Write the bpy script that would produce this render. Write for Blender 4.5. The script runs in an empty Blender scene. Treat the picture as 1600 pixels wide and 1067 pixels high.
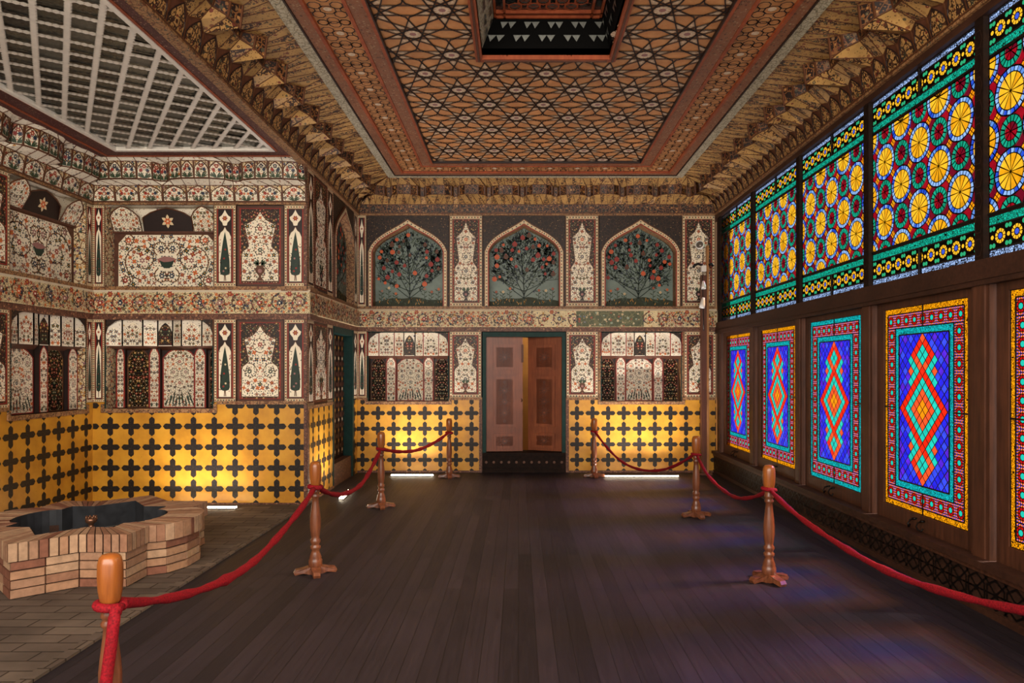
import bpy, math, random
import numpy as np
from math import sin, cos, pi, sqrt, atan2, hypot, radians
SC = bpy.context.scene
COL = SC.collection
# ------------------------------------------------------------------ materials
def lin(h):
    h = h.lstrip('#')
    out = []
    for i in (0, 2, 4):
        c = int(h[i:i+2], 16) / 255.0
        out.append(c / 12.92 if c <= 0.04045 else ((c + 0.055) / 1.055) ** 2.4)
    return (out[0], out[1], out[2], 1.0)

MATS = {}
def new_mat(name):
    m = bpy.data.materials.new(name); m.use_nodes = True
    nt = m.node_tree; nt.nodes.clear()
    out = nt.nodes.new('ShaderNodeOutputMaterial')
    MATS[name] = m
    return m, nt, out

class NT:
    """tiny helper for building node trees"""
    def __init__(s, nt): s.nt = nt
    def n(s, typ, **kw):
        nd = s.nt.nodes.new(typ)
        for k, v in kw.items():
            if k in ('operation', 'blend_type', 'data_type', 'feature', 'distance', 'voronoi_dimensions', 'noise_dimensions', 'offset', 'offset_frequency', 'squash', 'interpolation_type'):
                setattr(nd, k, v)
            else:
                nd.inputs[k.replace('_', ' ')].default_value = v
        return nd
    def l(s, a, b): s.nt.links.new(a, b)
    def math(s, op, a, b=None):
        nd = s.nt.nodes.new('ShaderNodeMath'); nd.operation = op
        for i, x in enumerate((a, b)):
            if x is None: continue
            if isinstance(x, (int, float)): nd.inputs[i].default_value = x
            else: s.l(x, nd.inputs[i])
        return nd.outputs[0]
    def mix(s, f, a, b, bt='MIX'):
        nd = s.nt.nodes.new('ShaderNodeMix'); nd.data_type = 'RGBA'; nd.blend_type = bt
        for sock, x in ((nd.inputs[0], f), (nd.inputs[6], a), (nd.inputs[7], b)):
            if isinstance(x, (int, float)): sock.default_value = x
            elif isinstance(x, tuple): sock.default_value = x
            else: s.l(x, sock)
        return nd.outputs[2]
    def obj(s): return s.nt.nodes.new('ShaderNodeTexCoord').outputs['Object']
    def noise(s, scale, detail=3, vec=None, rough=0.6):
        nd = s.nt.nodes.new('ShaderNodeTexNoise'); nd.inputs['Scale'].default_value = scale
        nd.inputs['Detail'].default_value = detail; nd.inputs['Roughness'].default_value = rough
        s.l(vec if vec is not None else s.obj(), nd.inputs['Vector'])
        return nd
    def ramp(s, fac, stops, interp='LINEAR'):
        nd = s.nt.nodes.new('ShaderNodeValToRGB'); cr = nd.color_ramp; cr.interpolation = interp
        while len(cr.elements) < len(stops): cr.elements.new(0.5)
        for e, (p, c) in zip(cr.elements, stops): e.position = p; e.color = c
        s.l(fac, nd.inputs[0]); return nd.outputs[0]
    def mapping(s, vec, scale=(1, 1, 1), rot=(0, 0, 0), loc=(0, 0, 0)):
        nd = s.nt.nodes.new('ShaderNodeMapping')
        nd.inputs['Scale'].default_value = scale; nd.inputs['Rotation'].default_value = rot; nd.inputs['Location'].default_value = loc
        s.l(vec, nd.inputs['Vector']); return nd.outputs[0]
    def bsdf(s, color, rough=0.6, bump=None, bump_s=0.2, spec=0.4, metal=0.0, bump_d=0.01):
        b = s.nt.nodes.new('ShaderNodeBsdfPrincipled')
        if isinstance(color, tuple): b.inputs['Base Color'].default_value = color
        else: s.l(color, b.inputs['Base Color'])
        if isinstance(rough, (int, float)): b.inputs['Roughness'].default_value = rough
        else: s.l(rough, b.inputs['Roughness'])
        b.inputs['Specular IOR Level'].default_value = spec
        b.inputs['Metallic'].default_value = metal
        if bump is not None:
            bp = s.nt.nodes.new('ShaderNodeBump'); bp.inputs['Strength'].default_value = bump_s
            bp.inputs['Distance'].default_value = bump_d
            s.l(bump, bp.inputs['Height']); s.l(bp.outputs[0], b.inputs['Normal'])
        return b.outputs[0]

def W(t): return (t, t, t, 1.0)

def paint(name, col, rough=0.55, var=0.35, vs=9.0, spec=0.35, metal=0.0, bump=0.0):
    """aged flat paint with a little uneven wear"""
    m, nt, out = new_mat(name); N = NT(nt)
    nz = N.noise(vs, 4)
    f = N.ramp(nz.outputs['Fac'], [(0.3, W(1 - var)), (0.7, W(1.0))])
    c = N.mix(1.0, lin(col), f, 'MULTIPLY')
    N.l(N.bsdf(c, rough, nz.outputs['Fac'] if bump else None, bump, spec, metal), out.inputs[0])
    return m

def floral(name, ground, scale, pal, vine='#6b4426', dens=0.40, rough=0.5, leaf='#2f3a2a', vines=True, var=0.25, spec=0.35, leaves=True):
    """hand-painted all-over flowers: coloured blossoms, leaves and thin vines on a plain ground"""
    m, nt, out = new_mat(name); N = NT(nt)
    vec = N.obj()
    wob = N.noise(scale * 1.3, 2, vec)
    add = nt.nodes.new('ShaderNodeVectorMath'); add.operation = 'MULTIPLY_ADD'
    N.l(wob.outputs['Color'], add.inputs[0]); add.inputs[1].default_value = (0.5 / scale,) * 3; N.l(vec, add.inputs[2])
    v = add.outputs[0]
    # vines from cell borders
    col = lin(ground)
    if vines:
        vd = nt.nodes.new('ShaderNodeTexVoronoi'); vd.feature = 'DISTANCE_TO_EDGE'; vd.inputs['Scale'].default_value = scale * 0.42
        N.l(v, vd.inputs['Vector'])
        f = N.math('LESS_THAN', vd.outputs['Distance'], 0.055)
        col = N.mix(f, col, lin(vine))
    if leaves:
        v2 = nt.nodes.new('ShaderNodeTexVoronoi'); v2.inputs['Scale'].default_value = scale * 1.55
        N.l(v, v2.inputs['Vector'])
        f2 = N.math('LESS_THAN', v2.outputs['Distance'], dens * 0.78)
        sep2 = nt.nodes.new('ShaderNodeSeparateColor'); N.l(v2.outputs['Color'], sep2.inputs[0])
        lc = N.ramp(sep2.outputs[0], [(0.0, lin(leaf)), (0.55, lin(vine)), (0.8, lin(pal[0]))], 'CONSTANT')
        col = N.mix(f2, col, lc)
    v1 = nt.nodes.new('ShaderNodeTexVoronoi'); v1.inputs['Scale'].default_value = scale * 0.8
    N.l(v, v1.inputs['Vector'])
    sep = nt.nodes.new('ShaderNodeSeparateColor'); N.l(v1.outputs['Color'], sep.inputs[0])
    k = len(pal)
    pc = N.ramp(sep.outputs[0], [(i / k, lin(p)) for i, p in enumerate(pal)], 'CONSTANT')
    thr = N.math('MULTIPLY_ADD', sep.outputs[1], 0.18); nt.nodes[-1].inputs[2].default_value = dens - 0.14
    f1 = N.math('LESS_THAN', v1.outputs['Distance'], thr)
    col = N.mix(f1, col, pc)
    f3 = N.math('LESS_THAN', v1.outputs['Distance'], 0.10)
    col = N.mix(f3, col, lin('#d8b070'))
    age = N.noise(5.0, 4, vec)
    ag = N.ramp(age.outputs['Fac'], [(0.3, W(1 - var)), (0.7, W(1.0))])
    col = N.mix(1.0, col, ag, 'MULTIPLY')
    N.l(N.bsdf(col, rough, spec=spec), out.inputs[0])
    return m

def wood(name, c1, c2, grain=(30, 30, 2), rough=0.45, spec=0.4, bump=0.15):
    m, nt, out = new_mat(name); N = NT(nt)
    v = N.mapping(N.obj(), scale=grain)
    nz = N.noise(1.0, 5, v, 0.65)
    nb = N.noise(2.5, 2)
    c = N.ramp(nz.outputs['Fac'], [(0.3, lin(c1)), (0.7, lin(c2))])
    c = N.mix(1.0, c, N.ramp(nb.outputs['Fac'], [(0.3, W(0.7)), (0.75, W(1.1))]), 'MULTIPLY')
    N.l(N.bsdf(c, rough, nz.outputs['Fac'], bump, spec, bump_d=0.003), out.inputs[0])
    return m

PAL = ['#8a2f22', '#26364f', '#9c4030', '#2c4034', '#b07a35', '#7e5560', '#33465f']
PALD2 = ['#4a3018', '#3a2016', '#242a28', '#5a3c20', '#381c14', '#5c4828']
PALD = ['#8f5a2c', '#54302a', '#3c4a44', '#a06c36', '#6b3226', '#b08c58']
CREAM = '#dcc49a'
paint('cream', CREAM, 0.5, 0.22, 6)
paint('cream_bright', '#f0e2c6', 0.5, 0.15, 6)
paint('dark_ground', '#261510', 0.45, 0.4, 30)
paint('brown_line', '#5e371f', 0.5, 0.3, 30)
paint('vine', '#76481f', 0.5, 0.25, 30)
paint('brown_band', '#5a3423', 0.5, 0.4, 25)
paint('red', '#94281c', 0.5, 0.2, 30)
paint('orange', '#cc5a2a', 0.5, 0.2, 30)
paint('navy', '#1d2a40', 0.5, 0.2, 30)
paint('green', '#203326', 0.5, 0.3, 30)
paint('leaf_green', '#3d4d34', 0.5, 0.3, 30)
paint('pink', '#9a6a64', 0.5, 0.2, 30)
paint('ochre', '#b3802f', 0.5, 0.2, 30)
paint('gold_line', '#b08442', 0.4, 0.3, 30)
paint('black', '#080706', 0.85, 0.3, 30, 0.08)
paint('teal_sky', '#75857a', 0.45, 0.4, 4)
paint('moss', '#2e3418', 0.6, 0.5, 22)
paint('teal_frame', '#0e3530', 0.55, 0.4, 12, 0.2)
paint('dark_side', '#281711', 0.6, 0.4, 14)
paint('white_line', '#e4dccf', 0.5, 0.15, 18)
floral('f_cream', '#d8c29a', 34, PAL, dens=0.40)
floral('f_white', '#e8dcc6', 26, PAL, dens=0.24, vines=False, var=0.15)
floral('f_frieze', '#dcc696', 34, PAL, dens=0.30, vines=False)
floral('f_dark', '#21130e', 34, PALD2, vine='#3a2416', dens=0.30, leaf='#3c2c1c')
floral('f_black', '#14100f', 30, ['#33454a', '#5b3a2a', '#27343a', '#6a3a2a'], vine='#2c3434', dens=0.36, leaf='#27302f')
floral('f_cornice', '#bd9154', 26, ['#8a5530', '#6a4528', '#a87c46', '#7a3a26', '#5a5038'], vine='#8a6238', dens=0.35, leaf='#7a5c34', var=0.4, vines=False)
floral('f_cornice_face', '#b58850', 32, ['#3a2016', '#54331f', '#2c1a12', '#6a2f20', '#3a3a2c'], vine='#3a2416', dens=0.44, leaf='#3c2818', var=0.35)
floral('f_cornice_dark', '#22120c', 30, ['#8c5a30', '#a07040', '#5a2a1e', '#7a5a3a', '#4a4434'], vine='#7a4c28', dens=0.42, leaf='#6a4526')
floral('f_band', '#6e4634', 42, ['#8a5a42', '#4a2a1e', '#9c7050', '#5a3024'], vine='#4a2c20', dens=0.42, leaf='#452a1c')
floral('f_trim', '#a0764e', 40, ['#6e3524', '#54331f', '#3a3a34', '#7a5030'], vine='#6a4228', dens=0.36)
floral('f_redband', '#8a5436', 46, ['#8f6a50', '#a07e60', '#542c20'], vine='#8a5a42', dens=0.38, leaf='#8a6248')
floral('f_wine', '#4a1d1c', 46, ['#7a5a54', '#8a6f66', '#341414'], vine='#5e302c', dens=0.34, leaf='#6a4844')
floral('f_green', '#55593c', 20, ['#b9a07a', '#8a4a34', '#93a08a', '#5d6a74', '#c8b890'], vine='#6f6c48', dens=0.36, leaf='#3f4630')
floral('f_whitestrip', '#bfb49a', 40, ['#7a705c', '#8c8066', '#6a6450'], vine='#8a8068', dens=0.34, leaf='#857a62')

# cross tiles
def gold_tile():
    m, nt, out = new_mat('gold_tile'); N = NT(nt)
    a = N.noise(3.0, 4); b = N.noise(26, 3)
    c = N.ramp(a.outputs['Fac'], [(0.3, lin('#a8701c')), (0.55, lin('#c48a26')), (0.75, lin('#cf9a33'))])
    c = N.mix(N.ramp(b.outputs['Fac'], [(0.68, W(0)), (0.75, W(0.8))]), c, lin('#8a5a22'))
    N.l(N.bsdf(c, 0.38, b.outputs['Fac'], 0.08, 0.45), out.inputs[0])
gold_tile()
def cross_tile():
    m, nt, out = new_mat('cross_tile'); N = NT(nt)
    a = N.noise(70, 3); b = N.noise(4, 3)
    c = N.ramp(a.outputs['Fac'], [(0.35, lin('#16110e')), (0.6, lin('#2a221c')), (0.72, lin('#45392f'))])
    N.l(N.bsdf(c, 0.45, a.outputs['Fac'], 0.1, 0.25), out.inputs[0])
cross_tile()
def plank_floor():
    m, nt, out = new_mat('plank_floor'); N = NT(nt)
    v = N.mapping(N.obj(), rot=(0, 0, pi / 2))
    br = nt.nodes.new('ShaderNodeTexBrick'); N.l(v, br.inputs['Vector'])
    br.inputs['Scale'].default_value = 1.0; br.inputs['Brick Width'].default_value = 2.6; br.inputs['Row Height'].default_value = 0.105
    br.inputs['Mortar Size'].default_value = 0.0025; br.inputs['Mortar Smooth'].default_value = 0.3; br.offset = 0.37
    br.inputs['Color1'].default_value = lin('#1c161b'); br.inputs['Color2'].default_value = lin('#2c242a'); br.inputs['Mortar'].default_value = lin('#0c0809')
    g = N.noise(1.0, 5, N.mapping(N.obj(), scale=(45, 2.2, 45)), 0.65)
    c = N.mix(1.0, br.outputs['Color'], N.ramp(g.outputs['Fac'], [(0.25, W(0.6)), (0.75, W(1.2))]), 'MULTIPLY')
    d = N.noise(0.9, 4)
    c = N.mix(1.0, c, N.ramp(d.outputs['Fac'], [(0.3, W(0.75)), (0.7, W(1.15))]), 'MULTIPLY')
    ro = N.ramp(g.outputs['Fac'], [(0.2, W(0.48)), (0.8, W(0.66))])
    h = N.mix(0.3, br.outputs['Fac'], g.outputs['Fac'])
    inv = N.math('SUBTRACT', 1.0, br.outputs['Fac'])
    N.l(N.bsdf(c, ro, inv, 0.25, 0.35, bump_d=0.003), out.inputs[0])
plank_floor()
def paver_floor():
    m, nt, out = new_mat('paver_floor'); N = NT(nt)
    v = N.obj()
    br = nt.nodes.new('ShaderNodeTexBrick'); N.l(v, br.inputs['Vector'])
    br.inputs['Scale'].default_value = 1.0; br.inputs['Brick Width'].default_value = 0.36; br.inputs['Row Height'].default_value = 0.13
    br.inputs['Mortar Size'].default_value = 0.006; br.inputs['Mortar Smooth'].default_value = 0.4
    br.inputs['Color1'].default_value = lin('#6c5e52'); br.inputs['Color2'].default_value = lin('#584b42'); br.inputs['Mortar'].default_value = lin('#33281f')
    d = N.noise(2.2, 5)
    c = N.mix(1.0, br.outputs['Color'], N.ramp(d.outputs['Fac'], [(0.3, W(0.6)), (0.7, W(1.2))]), 'MULTIPLY')
    inv = N.math('SUBTRACT', 1.0, br.outputs['Fac'])
    N.l(N.bsdf(c, 0.8, inv, 0.5, 0.25, bump_d=0.006), out.inputs[0])
paver_floor()
for i, c in enumerate(['#b58a6a', '#a0745a', '#c09c7c', '#8c5c48', '#ac8468']):
    paint('brick_%d' % i, c, 0.8, 0.35, 20, 0.2, bump=0.3)
paint('mortar', '#3a2419', 0.9, 0.3, 30)
paint('basin_dark', '#34363a', 0.35, 0.6, 8, 0.5)
paint('basin_grey', '#77766f', 0.4, 0.5, 8, 0.5)
paint('brass_pipe', '#8a6048', 0.35, 0.4, 20, 0.5, 0.7)
wood('post_wood', '#5a2f1c', '#8a5234', (40, 40, 4), 0.32, 0.5)
wood('head_wood', '#7c421a', '#a05c26', (40, 40, 4), 0.28, 0.5)
wood('sash_wood', '#3c2216', '#5e3825', (30, 30, 3), 0.5, 0.35)
wood('beam_wood', '#301b12', '#482b1e', (30, 3, 30), 0.55, 0.3)
wood('door_wood', '#74381f', '#94502e', (34, 34, 3), 0.4, 0.45)
wood('door_carve', '#4e2818', '#653522', (34, 34, 3), 0.45, 0.4)
wood('pole_wood', '#8a5a30', '#b58048', (40, 40, 3), 0.5, 0.35)
wood('pole_dark', '#4a2616', '#62351f', (40, 40, 3), 0.5, 0.35)
wood('panel_wood', '#2a1a13', '#432a1e', (12, 12, 12), 0.65, 0.2)
wood('carved_dark', '#140d0a', '#2a1a12', (20, 20, 20), 0.7, 0.12)
wood('ceiling_ground', '#c07c48', '#d69a62', (9, 9, 9), 0.55, 0.3)
wood('ceiling_red', '#8a3c22', '#a8552f', (20, 4, 20), 0.5, 0.3)
paint('ceiling_strip', '#2a160e', 0.5, 0.3, 20)
paint('ceiling_blossom', '#e2c6a6', 0.5, 0.35, 40)
paint('ceiling_petal', '#d8b590', 0.5, 0.4, 40)
paint('iron', '#14110f', 0.4, 0.3, 20, 0.5, 0.6)
paint('lamp_white', '#d8d4cc', 0.4, 0.1, 5)
paint('alu', '#7c746c', 0.35, 0.1, 5, 0.5, 0.7)
paint('wall_plain', '#8a6a4a', 0.7, 0.3, 3)
paint('room_beyond', '#b98443', 0.7, 0.3, 3)
def rope_mat():
    m, nt, out = new_mat('red_velvet'); N = NT(nt)
    a = N.noise(120, 3)
    c = N.ramp(a.outputs['Fac'], [(0.3, lin('#56060e')), (0.7, lin('#930d1b'))])
    b = N.bsdf(c, 0.8, a.outputs['Fac'], 0.6, 0.2, bump_d=0.004)
    nt.nodes['Principled BSDF'].inputs['Sheen Weight'].default_value = 0.05
    nt.nodes['Principled BSDF'].inputs['Sheen Tint'].default_value = lin('#e03040')
    N.l(b, out.inputs[0])
rope_mat()
def mirror_mat():
    m, nt, out = new_mat('mirror_glass'); N = NT(nt)
    v = N.noise(60, 2, N.mapping(N.obj(), scale=(1, 0.12, 1), rot=(0, 0, 0.6)))
    c = N.ramp(v.outputs['Fac'], [(0.3, lin('#3a3b36')), (0.7, lin('#85867c'))])
    b = N.bsdf(c, 0.22, v.outputs['Fac'], 0.15, 0.5, 0.85, bump_d=0.004)
    N.l(b, out.inputs[0])
mirror_mat()
def mirror_mat2(nm, c0, r):
    m, nt, out = new_mat(nm); N = NT(nt)
    v = N.noise(45, 2)
    c = N.ramp(v.outputs['Fac'], [(0.3, lin(c0)), (0.7, lin('#6a6a64'))])
    N.l(N.bsdf(c, r, v.outputs['Fac'], 0.15, 0.5, 0.8, bump_d=0.004), out.inputs[0])
mirror_mat2('mirror_dark', '#101110', 0.25)
mirror_mat2('mirror_pale', '#7d7f78', 0.35)
def emit(name, col, s):
    m, nt, out = new_mat(name)
    e = nt.nodes.new('ShaderNodeEmission'); e.inputs[0].default_value = lin(col); e.inputs[1].default_value = s
    nt.links.new(e.outputs[0], out.inputs[0])
LED_S = 22.0
emit('led', '#ffeccd', LED_S)

# stained glass: coloured transparent panes, seen against and lit by the daylight outside
def glass(name, col, var=0.25, vs=14, mul=1.0):
    m, nt, out = new_mat(name); N = NT(nt)
    nz = N.noise(vs, 2)
    f = N.ramp(nz.outputs['Fac'], [(0.3, W((1 - var) * mul)), (0.7, W(mul))])
    c = N.mix(1.0, lin(col), f, 'MULTIPLY')
    t = nt.nodes.new('ShaderNodeBsdfTransparent'); N.l(c, t.inputs[0])
    g = nt.nodes.new('ShaderNodeBsdfGlossy'); g.inputs['Roughness'].default_value = 0.15; g.inputs[0].default_value = W(0.8)
    mx = nt.nodes.new('ShaderNodeMixShader'); mx.inputs[0].default_value = 0.035
    N.l(t.outputs[0], mx.inputs[1]); N.l(g.outputs[0], mx.inputs[2]); N.l(mx.outputs[0], out.inputs[0])
    return m
glass('g_yellow', '#ffc02a', 0.35); glass('g_yellow2', '#f2a818', 0.4)
glass('g_sky', '#8fb8f5', 0.25); glass('g_sky2', '#5f92e6', 0.3); glass('g_blue', '#2450d8', 0.3)
glass('g_teal', '#17a88a', 0.35); glass('g_teal2', '#0f8f70', 0.3)
glass('g_ruby', '#9c0a1e', 0.35); glass('g_maroon', '#6e0a22', 0.3)
glass('g_red', '#ff2a12', 0.3); glass('g_orange', '#ff5a2c', 0.3); glass('g_amber', '#ff9a10', 0.3)
glass('g_cyan', '#1fd0c0', 0.3); glass('g_ultra', '#2a2af5', 0.4, 20); glass('g_ultra2', '#3a50ff', 0.4, 20); glass('g_violet', '#5a28e8', 0.4, 20)
def glass_band(name, col, scale, lead=0.10, second=None):
    """narrow border of small leaded chips"""
    m, nt, out = new_mat(name); N = NT(nt)
    v = nt.nodes.new('ShaderNodeTexVoronoi'); v.feature = 'DISTANCE_TO_EDGE'; v.inputs['Scale'].default_value = scale
    N.l(N.obj(), v.inputs['Vector'])
    v2 = nt.nodes.new('ShaderNodeTexVoronoi'); v2.inputs['Scale'].default_value = scale
    N.l(N.obj(), v2.inputs['Vector'])
    sep = nt.nodes.new('ShaderNodeSeparateColor'); N.l(v2.outputs['Color'], sep.inputs[0])
    if second: c = N.ramp(sep.outputs[0], [(i / len(second), lin(x)) for i, x in enumerate(second)], 'CONSTANT')
    else: c = N.mix(1.0, lin(col), N.ramp(sep.outputs[0], [(0, W(0.5)), (1, W(1.1))]), 'MULTIPLY')
    f = N.math('LESS_THAN', v.outputs['Distance'], lead)
    t = nt.nodes.new('ShaderNodeBsdfTransparent'); N.l(c, t.inputs[0])
    d = nt.nodes.new('ShaderNodeBsdfDiffuse'); d.inputs[0].default_value = lin('#15100c')
    mx = nt.nodes.new('ShaderNodeMixShader'); N.l(f, mx.inputs[0]); N.l(t.outputs[0], mx.inputs[1]); N.l(d.outputs[0], mx.inputs[2])
    N.l(mx.outputs[0], out.inputs[0])
glass_band('gb_sky', '#9ab8ee', 55, 0.09)
glass_band('gb_teal', '#14b096', 60, 0.07)
glass_band('gb_cyan', '#12b8c0', 75, 0.06)
glass_band('gb_amber', '#ffa40c', 70, 0.07)
paint('lead', '#17100c', 0.5, 0.3, 20)
WORLD_S = 1.1
SUN_E = 19.0
EXPO = 0.32
FILL_P = 520
def flower_glass(name, petal, core, dots, ring=(0.20, 0.40), n=8, grid=None, p=0.11):
    """leaded border of little rosettes; object coordinates start at the middle of the border"""
    m, nt, out = new_mat(name); N = NT(nt)
    sx = nt.nodes.new('ShaderNodeSeparateXYZ'); N.l(N.obj(), sx.inputs[0])
    def wrap(s):
        nd = nt.nodes.new('ShaderNodeMath'); nd.operation = 'WRAP'; N.l(s, nd.inputs[0])
        nd.inputs[1].default_value = p / 2; nd.inputs[2].default_value = -p / 2
        return N.math('DIVIDE', nd.outputs[0], p)
    x, z = wrap(sx.outputs[0]), wrap(sx.outputs[2])
    r = N.math('SQRT', N.math('ADD', N.math('MULTIPLY', x, x), N.math('MULTIPLY', z, z)))
    a = N.math('ARCTAN2', z, x)
    def band(lo, hi): return N.math('MULTIPLY', N.math('GREATER_THAN', r, lo), N.math('LESS_THAN', r, hi))
    pet = N.math('MULTIPLY', band(*ring), N.math('GREATER_THAN', N.math('ABSOLUTE', N.math('SINE', N.math('MULTIPLY', a, n / 2))), 0.38))
    cor = N.math('LESS_THAN', r, ring[0] - 0.05)
    ax, az = N.math('ABSOLUTE', x), N.math('ABSOLUTE', z)
    col = lin('#000000'); mask = pet
    col = N.mix(pet, lin(petal), lin(petal))
    col = N.mix(cor, col, lin(core)); mask = N.math('MAXIMUM', mask, cor)
    far = N.math('GREATER_THAN', r, ring[1] + 0.05)
    if grid:
        gx = N.math('GREATER_THAN', N.math('ABSOLUTE', N.math('SINE', N.math('MULTIPLY', x, pi * 6))), 0.5)
        gz = N.math('GREATER_THAN', N.math('ABSOLUTE', N.math('SINE', N.math('MULTIPLY', z, pi * 6))), 0.5)
        gm = N.math('MULTIPLY', N.math('MULTIPLY', gx, gz), far)
        pick = N.math('GREATER_THAN', N.math('SINE', N.math('MULTIPLY', N.math('ADD', ax, N.math('MULTIPLY', az, 1.7)), 23)), 0.45)
        col = N.mix(gm, col, N.mix(pick, lin(grid[0]), lin(grid[1]))); mask = N.math('MAXIMUM', mask, gm)
    else:
        dx = N.math('SUBTRACT', ax, 0.40); dz = N.math('SUBTRACT', az, 0.36)
        d = N.math('SQRT', N.math('ADD', N.math('MULTIPLY', dx, dx), N.math('MULTIPLY', dz, dz)))
        dm = N.math('LESS_THAN', d, 0.10)
        d2 = N.math('SQRT', N.math('ADD', N.math('MULTIPLY', N.math('SUBTRACT', ax, 0.5), N.math('SUBTRACT', ax, 0.5)), N.math('MULTIPLY', az, az)))
        dm2 = N.math('LESS_THAN', d2, 0.09)
        col = N.mix(dm, col, lin(dots)); col = N.mix(dm2, col, lin(petal))
        mask = N.math('MAXIMUM', mask, N.math('MAXIMUM', dm, dm2))
    t = nt.nodes.new('ShaderNodeBsdfTransparent'); N.l(col, t.inputs[0])
    d = nt.nodes.new('ShaderNodeBsdfDiffuse'); d.inputs[0].default_value = lin('#15100c')
    mx = nt.nodes.new('ShaderNodeMixShader'); N.l(mask, mx.inputs[0]); N.l(d.outputs[0], mx.inputs[1]); N.l(t.outputs[0], mx.inputs[2])
    N.l(mx.outputs[0], out.inputs[0])
flower_glass('gf_upper', '#f2b42a', '#3a52c8', '#2a9a6a', ring=(0.17, 0.31), n=10, p=0.155)
flower_glass('gf_sash', '#b01010', '#20b8a8', '#ff7a30', ring=(0.21, 0.33), grid=('#ff8038', '#5c50e8'), p=0.118)

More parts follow.
